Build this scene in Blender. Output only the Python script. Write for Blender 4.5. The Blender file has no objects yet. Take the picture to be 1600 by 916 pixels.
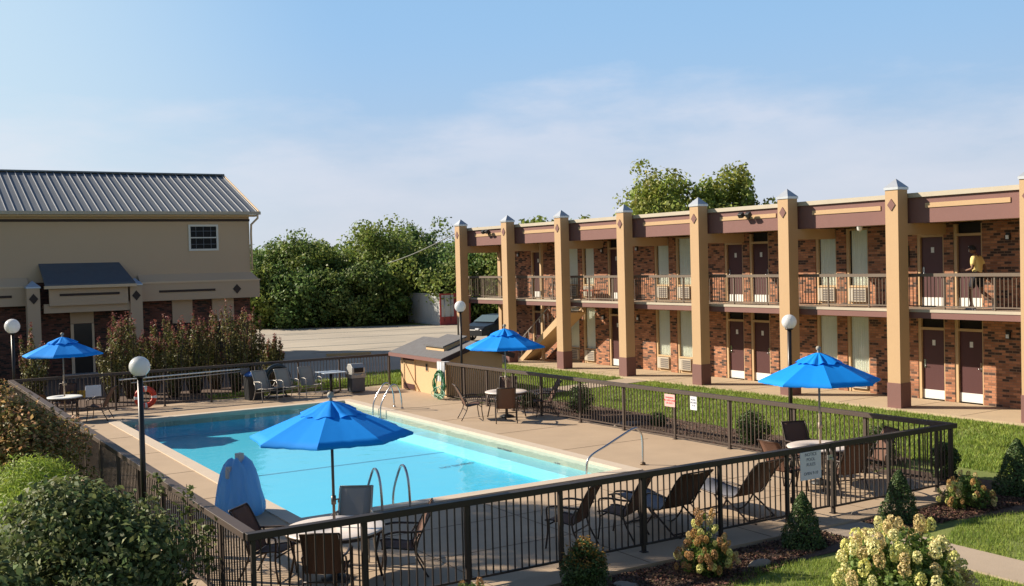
import bpy, bmesh, math, random
import numpy as np
from mathutils import Vector, Matrix
R = math.radians
sc = bpy.context.scene
COL = sc.collection

# ---------------------------------------------------------------- camera
H = 4.35                                  # eye height: the upper walkway opposite
F = 1683.0
def _axes():
    a = np.array([-1031., -21.5, F]); b = np.array([2750., -118., F])
    a /= np.linalg.norm(a); b /= np.linalg.norm(b)
    up = np.cross(b, a); up /= np.linalg.norm(up)
    b = b - a*np.dot(a, b); b /= np.linalg.norm(b)
    return np.array([b, a, up])
M = _axes()
def G(px, py, z=0.0):                      # point of the place at height z seen at photo pixel
    d = M @ np.array([px-800., py-458., F]); t = (z-H)/d[2]
    return Vector((d[0]*t, d[1]*t, z))
cam = bpy.data.cameras.new('camera'); cam_o = bpy.data.objects.new('camera', cam); COL.objects.link(cam_o)
rx, ry, rz = M[:, 0], -M[:, 1], -M[:, 2]
cam_o.matrix_world = Matrix(((rx[0], ry[0], rz[0], 0), (rx[1], ry[1], rz[1], 0), (rx[2], ry[2], rz[2], H), (0, 0, 0, 1)))
cam.sensor_width = 36; cam.lens = F/1600*36; cam.clip_end = 5000; cam.clip_start = .1
sc.camera = cam_o

# ---------------------------------------------------------------- light
SUN = Vector((1, -1.05, -.84)).normalized()          # direction the light travels
el = math.asin(-SUN.z); az = math.atan2(-SUN.x, -SUN.y)
w = bpy.data.worlds.new('World'); sc.world = w; w.use_nodes = True
nt = w.node_tree; N = nt.nodes; L = nt.links
for n in list(N): N.remove(n)
out = N.new('ShaderNodeOutputWorld'); bg = N.new('ShaderNodeBackground'); bg.inputs[1].default_value = .06
sky = N.new('ShaderNodeTexSky'); sky.sky_type = 'NISHITA'; sky.sun_disc = False
sky.sun_elevation = el; sky.sun_rotation = az; sky.air_density = 1.0; sky.dust_density = .6; sky.ozone_density = 2.5; sky.altitude = 100
tc = N.new('ShaderNodeTexCoord'); sp = N.new('ShaderNodeSeparateXYZ'); L.new(tc.outputs['Generated'], sp.inputs[0])
def math_n(op, a, b=None, c=None, clamp=False, tree=None):
    t = tree or nt
    n = t.nodes.new('ShaderNodeMath'); n.operation = op; n.use_clamp = clamp
    for i, v in enumerate((a, b, c)):
        if v is None: continue
        if isinstance(v, (int, float)): n.inputs[i].default_value = v
        else: t.links.new(v, n.inputs[i])
    return n.outputs[0]
# thin bank of cloud low over the horizon, torn at its upper edge
mp = N.new('ShaderNodeMapping'); mp.inputs['Scale'].default_value = (2.6, 2.6, 9.0); L.new(tc.outputs['Generated'], mp.inputs[0])
cn = N.new('ShaderNodeTexNoise'); cn.inputs['Scale'].default_value = 2.3; cn.inputs['Detail'].default_value = 8; cn.inputs['Roughness'].default_value = .58
L.new(mp.outputs[0], cn.inputs[0])
mp2 = N.new('ShaderNodeMapping'); mp2.inputs['Scale'].default_value = (1.2, 1.2, 2.0); mp2.inputs['Location'].default_value = (3, 1, 0); L.new(tc.outputs['Generated'], mp2.inputs[0])
cn2 = N.new('ShaderNodeTexNoise'); cn2.inputs['Scale'].default_value = 1.6; cn2.inputs['Detail'].default_value = 5; L.new(mp2.outputs[0], cn2.inputs[0])
top = math_n('MULTIPLY_ADD', cn.outputs[0], .17, .078)       # elevation of the bank's upper edge
top = math_n('MULTIPLY_ADD', cn2.outputs[0], .06, math_n('ADD', top, -.03))
edge = math_n('MULTIPLY', math_n('SUBTRACT', top, sp.outputs[2]), 16.0, clamp=True)
body = math_n('MULTIPLY', math_n('MULTIPLY', edge, .80), math_n('MULTIPLY_ADD', cn.outputs[0], .9, .02, clamp=True), clamp=True)
mix = N.new('ShaderNodeMix'); mix.data_type = 'RGBA'
L.new(body, mix.inputs['Factor']); L.new(sky.outputs[0], mix.inputs['A']); mix.inputs['B'].default_value = (8.6, 8.5, 9.2, 1)
# pale veil of high haze standing in the north east, thickest low down, thinning upwards and away
dt = N.new('ShaderNodeVectorMath'); dt.operation = 'DOT_PRODUCT'; L.new(tc.outputs['Generated'], dt.inputs[0]); dt.inputs[1].default_value = (math.sin(R(20)), math.cos(R(20)), 0)
def ramp(v, lo, hi):
    n = N.new('ShaderNodeMapRange'); n.interpolation_type = 'SMOOTHSTEP'; L.new(v, n.inputs[0]); n.inputs[1].default_value = lo; n.inputs[2].default_value = hi; return n.outputs[0]
wide = ramp(dt.outputs['Value'], .25, .85); low = ramp(sp.outputs[2], .75, .15); veil = math_n('MULTIPLY', math_n('MULTIPLY', wide, low), .85)
vc = N.new('ShaderNodeMix'); vc.data_type = 'RGBA'; L.new(ramp(sp.outputs[2], .0, .24), vc.inputs['Factor']); vc.inputs['A'].default_value = (5.6, 6.5, 7.9, 1); vc.inputs['B'].default_value = (3.6, 6.2, 9.5, 1)
mv = N.new('ShaderNodeMix'); mv.data_type = 'RGBA'; L.new(veil, mv.inputs['Factor']); L.new(sky.outputs[0], mv.inputs['A']); L.new(vc.outputs['Result'], mv.inputs['B'])
ds = N.new('ShaderNodeVectorMath'); ds.operation = 'DOT_PRODUCT'; L.new(tc.outputs['Generated'], ds.inputs[0]); ds.inputs[1].default_value = (math.sin(R(-12)), math.cos(R(-12)), .05)
mg = N.new('ShaderNodeMix'); mg.data_type = 'RGBA'; L.new(math_n('MULTIPLY', ramp(ds.outputs['Value'], .80, 1.0), .75), mg.inputs['Factor']); L.new(mv.outputs['Result'], mg.inputs['A']); mg.inputs['B'].default_value = (7.2, 8.8, 9.6, 1)
L.new(mg.outputs['Result'], mix.inputs['A'])
L.new(mix.outputs['Result'], bg.inputs[0]); L.new(bg.outputs[0], out.inputs[0])
sl = bpy.data.lights.new('sun', 'SUN'); sl.energy = 5.0; sl.angle = R(.53); sl.color = (1, .88, .72)
so = bpy.data.objects.new('sun', sl); COL.objects.link(so); so.rotation_euler = SUN.to_track_quat('-Z', 'Y').to_euler(); so.location = (0, 0, 40)
sc.view_settings.view_transform = 'Standard'; sc.view_settings.look = 'None'; sc.view_settings.exposure = .7; sc.view_settings.gamma = 1
try: sc.view_settings.use_curve_mapping = False
except Exception: pass
sc.cycles.max_bounces = 8; sc.cycles.transparent_max_bounces = 16; sc.cycles.caustics_reflective = False; sc.cycles.caustics_refractive = False
sc.cycles.use_denoising = True

# ---------------------------------------------------------------- helpers
_m = {}
def mat(name, col, rough=.6, metal=0, bump=0, bscale=40, var=0, vscale=3, col2=None, spec=.5, island=0, trans=0, coat=0, emis=None, stretch=None, dirt=0):
    """principled material: noise variation between col and col2, bump, per-leaf variation"""
    if name in _m: return _m[name]
    m = bpy.data.materials.new(name); m.use_nodes = True; t = m.node_tree; b = t.nodes['Principled BSDF']
    b.inputs['Roughness'].default_value = rough; b.inputs['Metallic'].default_value = metal
    b.inputs['Specular IOR Level'].default_value = spec
    if coat: b.inputs['Coat Weight'].default_value = coat
    tcn = t.nodes.new('ShaderNodeTexCoord'); src = tcn.outputs['Object']
    if stretch:
        mm = t.nodes.new('ShaderNodeMapping'); mm.inputs['Scale'].default_value = stretch; t.links.new(src, mm.inputs[0]); src = mm.outputs[0]
    base = None
    c1 = (*col, 1); c2 = (*(col2 or tuple(c*.7 for c in col)), 1)
    if var:
        n = t.nodes.new('ShaderNodeTexNoise'); n.inputs['Scale'].default_value = vscale; n.inputs['Detail'].default_value = 7; n.inputs['Roughness'].default_value = .65
        t.links.new(src, n.inputs[0])
        fac = math_n('MULTIPLY_ADD', math_n('SUBTRACT', n.outputs[0], .5, tree=t), 2.6*var, .5*var, clamp=True, tree=t)
        mx = t.nodes.new('ShaderNodeMix'); mx.data_type = 'RGBA'; mx.inputs['A'].default_value = c1; mx.inputs['B'].default_value = c2
        t.links.new(fac, mx.inputs['Factor']); base = mx.outputs['Result']
    if dirt:
        n = t.nodes.new('ShaderNodeTexNoise'); n.inputs['Scale'].default_value = 55; n.inputs['Detail'].default_value = 4; t.links.new(src, n.inputs[0])
        mx = t.nodes.new('ShaderNodeMix'); mx.data_type = 'RGBA'; mx.blend_type = 'MULTIPLY'
        f2 = math_n('MULTIPLY_ADD', n.outputs[0], 1.1*dirt, 1-dirt*.55, tree=t)
        cc = t.nodes.new('ShaderNodeCombineColor'); [t.links.new(f2, cc.inputs[i]) for i in range(3)]
        mx.inputs['Factor'].default_value = 1
        if base is not None: t.links.new(base, mx.inputs['A'])
        else: mx.inputs['A'].default_value = c1
        t.links.new(cc.outputs[0], mx.inputs['B']); base = mx.outputs['Result']
    if island:
        g = t.nodes.new('ShaderNodeNewGeometry'); hs = t.nodes.new('ShaderNodeHueSaturation')
        v = math_n('MULTIPLY_ADD', g.outputs['Random Per Island'], 2*island, 1-island, tree=t)
        t.links.new(v, hs.inputs['Value'])
        wn = t.nodes.new('ShaderNodeTexWhiteNoise'); wn.noise_dimensions = '1D'; t.links.new(g.outputs['Random Per Island'], wn.inputs['W'])
        t.links.new(math_n('MULTIPLY_ADD', wn.outputs[0], .06*island*2, .5-.06*island, tree=t), hs.inputs['Hue'])
        if base is not None: t.links.new(base, hs.inputs['Color'])
        else: hs.inputs['Color'].default_value = c1
        base = hs.outputs[0]
    if base is not None: t.links.new(base, b.inputs['Base Color'])
    else: b.inputs['Base Color'].default_value = c1
    if bump:
        n = t.nodes.new('ShaderNodeTexNoise'); n.inputs['Scale'].default_value = bscale; n.inputs['Detail'].default_value = 5; t.links.new(src, n.inputs[0])
        bp = t.nodes.new('ShaderNodeBump'); bp.inputs['Strength'].default_value = bump; bp.inputs['Distance'].default_value = .02
        t.links.new(n.outputs[0], bp.inputs['Height']); t.links.new(bp.outputs[0], b.inputs['Normal'])
    if trans:
        tr = t.nodes.new('ShaderNodeBsdfTranslucent'); ms = t.nodes.new('ShaderNodeMixShader'); ms.inputs[0].default_value = trans
        if base is not None: t.links.new(base, tr.inputs[0])
        else: tr.inputs[0].default_value = c1
        o = t.nodes['Material Output']; t.links.new(b.outputs[0], ms.inputs[1]); t.links.new(tr.outputs[0], ms.inputs[2]); t.links.new(ms.outputs[0], o.inputs[0])
    if emis: b.inputs['Emission Color'].default_value = (*emis[:3], 1); b.inputs['Emission Strength'].default_value = emis[3]
    _m[name] = m; return m

def brick(name, c1, c2, mortar, horiz):
    if name in _m: return _m[name]
    m = bpy.data.materials.new(name); m.use_nodes = True; t = m.node_tree; b = t.nodes['Principled BSDF']; b.inputs['Roughness'].default_value = .85
    tcn = t.nodes.new('ShaderNodeTexCoord'); s = t.nodes.new('ShaderNodeSeparateXYZ'); c = t.nodes.new('ShaderNodeCombineXYZ')
    t.links.new(tcn.outputs['Object'], s.inputs[0]); t.links.new(s.outputs[horiz], c.inputs[0]); t.links.new(s.outputs[2], c.inputs[1])
    k = t.nodes.new('ShaderNodeTexBrick'); k.inputs['Scale'].default_value = 1; k.inputs['Brick Width'].default_value = .21; k.inputs['Row Height'].default_value = .072
    k.inputs['Mortar Size'].default_value = .008; k.inputs['Mortar Smooth'].default_value = .3; k.inputs['Bias'].default_value = -.1
    k.inputs['Color1'].default_value = (0, 0, 0, 1); k.inputs['Color2'].default_value = (1, 1, 1, 1); k.inputs['Mortar'].default_value = (.5, .5, .5, 1)
    t.links.new(c.outputs[0], k.inputs['Vector'])
    r = t.nodes.new('ShaderNodeValToRGB'); e = r.color_ramp.elements
    e[0].position = 0; e[0].color = (*c2, 1); e[1].position = 1; e[1].color = (*c1, 1)
    for p, cc in ((.10, tuple(x*1.0 for x in c2)), (.15, tuple(x*.6 for x in c1)), (.55, c1), (.86, (c1[0]*1.25, c1[1]*1.35, c1[2]*1.35))):
        q = r.color_ramp.elements.new(p); q.color = (*cc, 1)
    t.links.new(k.outputs['Color'], r.inputs[0])
    n = t.nodes.new('ShaderNodeTexNoise'); n.inputs['Scale'].default_value = 1.3; n.inputs['Detail'].default_value = 6; t.links.new(tcn.outputs['Object'], n.inputs[0])
    hs = t.nodes.new('ShaderNodeHueSaturation'); t.links.new(math_n('MULTIPLY_ADD', n.outputs[0], .5, .75, tree=t), hs.inputs['Value']); t.links.new(r.outputs[0], hs.inputs['Color'])
    mx = t.nodes.new('ShaderNodeMix'); mx.data_type = 'RGBA'; t.links.new(k.outputs['Fac'], mx.inputs['Factor']); t.links.new(hs.outputs[0], mx.inputs['A']); mx.inputs['B'].default_value = (*mortar, 1)
    t.links.new(mx.outputs['Result'], b.inputs['Base Color'])
    bp = t.nodes.new('ShaderNodeBump'); bp.invert = True; bp.inputs['Strength'].default_value = .6; bp.inputs['Distance'].default_value = .01
    t.links.new(k.outputs['Fac'], bp.inputs['Height']); t.links.new(bp.outputs[0], b.inputs['Normal'])
    _m[name] = m; return m

class MB:
    def __init__(s): s.v = []; s.f = []; s.sm = []
    def add(s, vs, fs, smooth=False):
        o = len(s.v); s.v += [tuple(v) for v in vs]; s.f += [tuple(i+o for i in f) for f in fs]; s.sm += [smooth]*len(fs); return s
    def box(s, x0, x1, y0, y1, z0, z1):
        return s.add([(x0,y0,z0),(x1,y0,z0),(x1,y1,z0),(x0,y1,z0),(x0,y0,z1),(x1,y0,z1),(x1,y1,z1),(x0,y1,z1)],
                     [(0,3,2,1),(4,5,6,7),(0,1,5,4),(1,2,6,5),(2,3,7,6),(3,0,4,7)])
    def bar(s, a, b, w, h, up=(0,0,1)):          # rectangular bar from a to b, w across, h along up
        a, b = Vector(a), Vector(b); d = (b-a).normalized(); u = Vector(up)
        r = d.cross(u)
        if r.length < 1e-4: r = d.cross(Vector((1,0,0)))
        r.normalize(); u = r.cross(d).normalized(); r *= w/2; u *= h/2
        vs = [a-r-u, a+r-u, a+r+u, a-r+u, b-r-u, b+r-u, b+r+u, b-r+u]
        return s.add(vs, [(0,3,2,1),(4,5,6,7),(0,1,5,4),(1,2,6,5),(2,3,7,6),(3,0,4,7)])
    def tube(s, pts, r, n=8, caps=True):
        pts = [Vector(p) for p in pts]; rs = r if isinstance(r, (list, tuple)) else [r]*len(pts)
        vs = []; prev = None
        for i, p in enumerate(pts):
            d = (pts[min(i+1, len(pts)-1)] - pts[max(i-1, 0)]).normalized()
            if prev is None:
                x = d.cross(Vector((0,0,1)));
                if x.length < 1e-3: x = d.cross(Vector((1,0,0)))
            else: x = prev - d*prev.dot(d)
            x.normalize(); y = d.cross(x); prev = x
            for k in range(n):
                an = 2*math.pi*k/n; vs.append(p + (x*math.cos(an)+y*math.sin(an))*rs[i])
        fs = [(i*n+k, i*n+(k+1)%n, (i+1)*n+(k+1)%n, (i+1)*n+k) for i in range(len(pts)-1) for k in range(n)]
        if caps: fs += [tuple(range(n-1, -1, -1)), tuple((len(pts)-1)*n+k for k in range(n))]
        return s.add(vs, fs, True)
    def lathe(s, prof, n=24, c=(0,0), smooth=True, a0=0):   # prof: (r, z)
        vs = [(c[0]+r*math.cos(a0+2*math.pi*k/n), c[1]+r*math.sin(a0+2*math.pi*k/n), z) for r, z in prof for k in range(n)]
        fs = [(i*n+k, i*n+(k+1)%n, (i+1)*n+(k+1)%n, (i+1)*n+k) for i in range(len(prof)-1) for k in range(n)]
        if prof[0][0] > 1e-4: fs.append(tuple(range(n-1,-1,-1)))
        if prof[-1][0] > 1e-4: fs.append(tuple((len(prof)-1)*n+k for k in range(n)))
        return s.add(vs, fs, smooth)
    def prism(s, poly, z0, z1, axis='z'):          # polygon extruded
        n = len(poly)
        def P(p, q): return {'z': (p[0], p[1], q), 'y': (p[0], q, p[1]), 'x': (q, p[0], p[1])}[axis]
        vs = [P(p, z0) for p in poly] + [P(p, z1) for p in poly]
        fs = [tuple(range(n-1,-1,-1)), tuple(range(n, 2*n))] + [(i, (i+1)%n, n+(i+1)%n, n+i) for i in range(n)]
        return s.add(vs, fs)
    def build(s, name, m, parent=None, bevel=0, loc=None, recalc=True):
        me = bpy.data.meshes.new(name); me.from_pydata(s.v, [], s.f); me.materials.append(m)
        me.polygons.foreach_set('use_smooth', s.sm)
        bm = bmesh.new(); bm.from_mesh(me); 
        if recalc: bmesh.ops.recalc_face_normals(bm, faces=bm.faces)
        if bm.faces and all(abs(f.normal.z) > .99 for f in bm.faces) and sum(f.normal.z for f in bm.faces) < 0: bmesh.ops.reverse_faces(bm, faces=bm.faces)
        if bevel: bmesh.ops.bevel(bm, geom=[e for e in bm.edges], offset=bevel, segments=1, affect='EDGES', clamp_overlap=True)
        bm.to_mesh(me); bm.free(); me.update()
        o = bpy.data.objects.new(name, me); COL.objects.link(o)
        if parent is not None: o.parent = parent
        if loc is not None: o.location = loc
        return o
def tag(o, label=None, cat=None, group=None, kind=None):
    if label: o['label'] = label
    if cat: o['category'] = cat
    if group: o['group'] = group
    if kind: o['kind'] = kind
    return o
def empty(name, loc=(0,0,0), rz=0, label=None, cat=None, group=None):
    o = bpy.data.objects.new(name, None); COL.objects.link(o); o.location = loc; o.rotation_euler = (0,0,rz); o.empty_display_size = .2
    return tag(o, label, cat, group)
KIDS = {}
def copy_tree(o, parent=None):
    c = o.copy(); COL.objects.link(c)
    if parent is not None: c.parent = parent
    for ch in [x for x in COL.objects if x.parent == o]: copy_tree(ch, c)
    return c
def place(o, loc, rz=0, label=None, cat=None, group=None, s=None):
    o.location = loc; o.rotation_euler = (0,0,rz)
    if s: o.scale = (s,s,s)
    return tag(o, label, cat, group)
def struct(o): o['kind'] = 'structure'; return o
def catmull(pts, k=6):
    P = [Vector(p) for p in pts]; P = [P[0]*2-P[1]] + P + [P[-1]*2-P[-2]]; r = []
    for i in range(1, len(P)-2):
        for j in range(k):
            t = j/k; r.append(.5*((2*P[i])+(-P[i-1]+P[i+1])*t+(2*P[i-1]-5*P[i]+4*P[i+1]-P[i+2])*t*t+(-P[i-1]+3*P[i]-3*P[i+1]+P[i+2])*t**3))
    r.append(P[-2]); return r
def text(name, body, size, m, parent, loc, rot, ext=.002):
    cu = bpy.data.curves.new(name, 'FONT'); cu.body = body; cu.size = size; cu.extrude = ext; cu.align_x = 'CENTER'; cu.align_y = 'CENTER'; cu.space_line = 1.1
    t = bpy.data.objects.new(name, cu); COL.objects.link(t)
    dg = bpy.context.evaluated_depsgraph_get(); me = bpy.data.meshes.new_from_object(t.evaluated_get(dg)); bpy.data.objects.remove(t)
    me.materials.clear(); me.materials.append(m); o = bpy.data.objects.new(name, me); COL.objects.link(o)
    o.parent = parent; o.location = loc; o.rotation_euler = rot; return o

# leaves: arrays of small bent diamonds
def leaves(name, pts, nrm, size, m, parent, rng, asp=.55, droop=0.0, jit=.35):
    n = len(pts); sz = size*(1+jit*(rng.random(n)*2-1))
    nr = nrm + rng.normal(0, .55, (n,3)); nr /= np.linalg.norm(nr, axis=1)[:,None]+1e-9
    t = rng.normal(0, 1, (n,3)); t[:,2] -= droop*2; t -= nr*(t*nr).sum(1)[:,None]; t /= np.linalg.norm(t, axis=1)[:,None]+1e-9
    b = np.cross(nr, t)
    v = np.empty((n,4,3)); a = sz[:,None]
    v[:,0] = pts - t*a*.5; v[:,1] = pts + b*a*asp*.5 + nr*a*.08; v[:,2] = pts + t*a*.5 - nr*a*.1; v[:,3] = pts - b*a*asp*.5 + nr*a*.08
    me = bpy.data.meshes.new(name); me.vertices.add(n*4); me.vertices.foreach_set('co', v.reshape(-1))
    me.loops.add(n*4); me.loops.foreach_set('vertex_index', np.arange(n*4)); me.polygons.add(n); me.polygons.foreach_set('loop_start', np.arange(n)*4); me.polygons.foreach_set('loop_total', np.full(n,4))
    me.materials.append(m); me.update(calc_edges=True)
    o = bpy.data.objects.new(name, me); COL.objects.link(o); o.parent = parent; return o
def blob_pts(rng, blobs, n, shell=.55):
    """points inside the outer shell of many overlapping ellipsoids (cx,cy,cz,rx,ry,rz)"""
    B = np.array(blobs, float); wts = (B[:,3]*B[:,4]*B[:,5])**(2/3); idx = rng.choice(len(B), n, p=wts/wts.sum())
    d = rng.normal(0,1,(n,3)); d /= np.linalg.norm(d,axis=1)[:,None]; r = (shell+(1-shell)*rng.random(n)**.6)*(1+.12*rng.normal(0,1,n))
    p = B[idx,:3] + d*r[:,None]*B[idx,3:6]
    q = d/B[idx,3:6]; q /= np.linalg.norm(q,axis=1)[:,None]; return p, q

def tree(name, loc, h, wd, seed, lm, label, group=None, n=5200, ls=.34, crown0=.18, nb=26, trunk_r=None, shape='round', droop=.2):
    rng = np.random.default_rng(seed); rd = random.Random(seed)
    e = empty(name, loc, 0, label, 'tree', group); blobs = []; limbs = MB()
    tr = trunk_r or h*.022
    limbs.tube([(0,0,-.1),(rd.uniform(-.1,.1)*h*.1,0,h*.3),(rd.uniform(-.15,.15),rd.uniform(-.15,.15),h*.62),(0,0,h*.88)],[tr*1.3,tr,tr*.6,tr*.15],8)
    for i in range(nb):
        a = rd.uniform(0, 6.283); t = crown0 + (1-crown0)*((i+.5)/nb)
        if shape == 'round': env = math.sin(math.pi*min(1, .18+.8*(t-crown0)/(1-crown0)))**.6
        elif shape == 'column': env = math.sin(math.pi*(.1+.85*(t-crown0)/(1-crown0)))**.5
        else: env = (1.05-(t-crown0)/(1-crown0))**.7
        rr = wd/2*env*rd.uniform(.35,.9); x, y, z = rr*math.cos(a), rr*math.sin(a), h*t*rd.uniform(.93,1.0)
        br = (wd*.17 if shape != 'column' else wd*.3)*rd.uniform(.65,1.35); blobs.append((x,y,z,br,br,br*rd.uniform(.6,1.0)))
        z0 = max(h*.1, z-h*.22); limbs.tube([(0,0,z0),(x*.5,y*.5,(z0+z)/2+.05*h),(x,y,z)],[tr*.4,tr*.25,tr*.06],5)
        for q in range(2):
            b2 = br*rd.uniform(.35,.6); a2 = rd.uniform(0,6.28); blobs.append((x+math.cos(a2)*br,y+math.sin(a2)*br,z+rd.uniform(-.2,.9)*br,b2,b2,b2*1.1))
    for i in range(9 if h < 14 else 0):                # leaders that stand above the rounded mass
        a = rd.uniform(0,6.28); r_ = wd*.36*math.sqrt(rd.random()); zz = h*(1.0-.55*(r_/(wd*.5))**2)*rd.uniform(.9,1.08); b2 = wd*rd.uniform(.05,.085); blobs += [(r_*math.cos(a),r_*math.sin(a),zz-b2*2,b2*1.5,b2*1.5,b2*3),(r_*math.cos(a),r_*math.sin(a),zz,b2,b2,b2*2.6)]
    zt = max(q[2]+q[5] for q in blobs); k = (h-.03*h)/zt; blobs = [(q[0],q[1],q[2]*k,q[3],q[4],q[5]*k) for q in blobs]; limbs.v = [(x,y,z*k*.97) for x,y,z in limbs.v]
    limbs.build('trunk', mat('bark',(.09,.07,.05),.9,bump=.6,bscale=20,var=.6), e)
    p, q = blob_pts(rng, blobs, n); leaves('crown', p, q, ls, lm, e, rng, .65, droop); return e

def bush(name, loc, r, h, seed, lm, label, n=3000, ls=.07, shape='round', group=None, tips=None, asp=.55, cat='bush', stems=True, nb=30, bm_=None, sh=.6, ry=None):
    rng = np.random.default_rng(seed); rd = random.Random(seed); e = empty(name, loc, 0, label, cat, group); blobs = []; ry = ry or r
    for i in range(nb):
        a = rd.uniform(0,6.283); t = rd.random()
        if shape == 'cone': env = (1-t)**.75*.95+.06
        else: env = math.sqrt(max(0, 1-(max(0,t-.35)/.68)**2))*(.86+.14*min(1,t/.2))
        br = (r if shape=='round' else r*max(.28,env))*rd.uniform(.24,.40); k = max(0, env*1-br/r); k *= rd.uniform(.75,1.0)
        blobs.append((k*r*math.cos(a),k*ry*math.sin(a),min(h-br*.6, br*.5+t*(h-br)),br,br,br*.9))
    if shape == 'cone':
        t = rng.random(n)**1.35; an = rng.uniform(0,6.283,n); prof = r*np.clip((1-t),0,1)**.72*(.9+.1*np.minimum(1,t/.12)); lump = 1+.07*np.sin(an*3+t*9+seed)+.06*np.sin(an*5-t*13)+.05*rng.normal(0,1,n)
        rr9 = prof*lump*(.72+.28*rng.random(n)**.4)+.01; p = np.c_[rr9*np.cos(an), rr9*np.sin(an), t*h*(1+.01*rng.normal(0,1,n))+.02]; q = np.c_[np.cos(an)*.9, np.sin(an)*.9, np.full(n,.45)]
    else: p, q = blob_pts(rng, blobs, n, sh)
    ok = p[:,2] > .01
    leaves('foliage', p[ok], q[ok], ls, lm, e, rng, asp)
    if tips:
        tm, tn = tips; B = np.array(blobs); top = p[(p[:,2] > h*.55)]; top = top[rng.choice(len(top), min(tn, len(top)), replace=False)]
        leaves('new_leaves', top+rng.normal(0,.02,top.shape)+[0,0,.03], np.tile([0,0,1.],(len(top),1)), ls*1.05, tm, e, rng, asp)
    core = MB()
    for (x,y,z,a_,b_,c_) in blobs: core.tube([(x*.1,y*.1,0),(x*.5,y*.5,z*.6),(x,y,z)],[.02,.014,.006],5)
    core.build('stems', mat('bark',(.09,.07,.05)), e)
    return e
# ================================================================ the setting
GRASS = mat('grass_ground', (.20,.22,.05), .95, bump=.5, bscale=30, var=.8, vscale=.7, col2=(.09,.15,.03), dirt=.6)
b = MB(); hx0,hx1,hy0,hy1 = 6.3,13.6,17.6,32.7        # one sheet to the horizon, open only where the pool is dug
b.add([(-900,-300,-.06),(1500,-300,-.06),(1500,2200,-.06),(-900,2200,-.06),(hx0,hy0,-.06),(hx1,hy0,-.06),(hx1,hy1,-.06),(hx0,hy1,-.06)], [(0,1,5,4),(1,2,6,5),(2,3,7,6),(3,0,4,7)]); struct(b.build('ground', GRASS))
def sheet(name, poly, z, m):
    b = MB(); b.add([(x,y,z) for x,y in poly], [tuple(range(len(poly)))]); return struct(b.build(name, m))
def wavy(pts, amp, seed, k=6):
    rd = random.Random(seed); r = []
    for i in range(len(pts)):
        a, c = pts[i], pts[(i+1)%len(pts)]; n = max(1, int(math.dist(a,c)/.35)) if amp else 1
        for j in range(n): t = j/n; r.append((a[0]+(c[0]-a[0])*t+(rd.uniform(-amp,amp) if j else 0), a[1]+(c[1]-a[1])*t+(rd.uniform(-amp,amp) if j else 0)))
    return r
LOT = mat('lot_surface', (.48,.42,.33), .9, bump=.3, bscale=8, var=1.0, vscale=.16, col2=(.33,.29,.235), dirt=.3, stretch=(1,1.6,1))
sheet('parking_lot', [(-30,60),(15.5,59.2),(16.1,48),(14.2,38.2),(18.6,39.9),(24,44.6),(60,46),(60,62),(37,69.5),(26.4,76.4),(10,83),(-30,92)], -.05, LOT)
b = MB()
for i,(x,y,x2,y2,wd) in enumerate([(14,58,27,56,.35),(18,64,33,61,.3),(20,52.5,30,53.5,.25),(24,68,35,66.5,.4),(15,70,26,69,.3)]):
    b.bar((x,y,-.044),(x2,y2,-.044),wd,.004)
struct(b.build('lot_seams', mat('lot_seam',(.30,.29,.25),.95,var=.6)))
DECK = mat('deck_concrete', (.47,.35,.235), .8, bump=.12, bscale=60, var=.55, vscale=.8, col2=(.35,.255,.17), dirt=.3)
deck = MB(); PX0,PX1,PY0,PY1 = 6.48,13.45,17.78,32.55; c = .30
deck.prism([(3.82,12.05),(PX0-c,12.05),(PX0-c,35.9),(3.82,35.9)], -.3, 0)
deck.prism([(PX0-c,12.05),(PX1+c,12.05),(PX1+c,PY0-c),(PX0-c,PY0-c)], -.3, 0)
deck.prism([(PX0-c,PY1+c),(PX1+c,PY1+c),(PX1+c,35.9),(PX0-c,35.9)], -.3, 0)
deck.prism([(PX1+c,12.05),(17.3,12.05),(16.45,31.1),(16.45,35.9),(PX1+c,35.9)], -.3, 0)
struct(deck.build('pool_deck', DECK))
b = MB()                                     # saw-cut joints
for y in (14.1, 15.75): b.box(4.05, 16.9, y-.008, y+.008, .0005, .004)
for y in (20.5,23.5,26.5,29.5): b.box(4.05,PX0-c,y-.008,y+.008,.0005,.004); b.box(PX1+c,16.3,y-.008,y+.008,.0005,.004)
for x in (7.2,9.6,12.0,14.6): b.box(x-.008,x+.008,12.1,PY0-c,.0005,.004)
for x in (5.0,): b.box(x-.006,x+.006,12.1,35.5,.0005,.004)
for y in (12.75,13.0,13.25,13.5,13.75): b.box(4.05,5.6,y-.006,y+.006,.0005,.004)
struct(b.build('deck_joints', mat('joint',(.20,.14,.09),.9)))
# pool: coping, plastered basin, bench, water
COP = mat('coping', (.60,.50,.39), .7, bump=.1, var=.35, vscale=2, col2=(.48,.39,.30), dirt=.2)
b = MB()
b.box(PX0-c,PX0,PY0-c,PY1+c,-.25,.022); b.box(PX1,PX1+c,PY0-c,PY1+c,-.25,.022); b.box(PX0,PX1,PY0-c,PY0,-.25,.022); b.box(PX0,PX1,PY1,PY1+c,-.25,.022)
struct(b.build('pool_coping', COP))
PLS = mat('pool_plaster', (.13,.70,.93), .6, var=.25, vscale=.6, col2=(.09,.63,.90))
b = MB(); x0,x1,y0,y1 = PX0-.05,PX1+.05,PY0-.05,PY1+.05; zf = -.50; zd = -.58
b.add([(x0,y0,zf),(x1,y0,zf),(x1,24.6,zf),(x0,24.6,zf),(x1,y1,zd),(x0,y1,zd)], [(0,1,2,3),(3,2,4,5)])
b.add([(x0,y0,zf),(x1,y0,zf),(x1,y0,-.25),(x0,y0,-.25)], [(0,1,2,3)])
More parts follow.
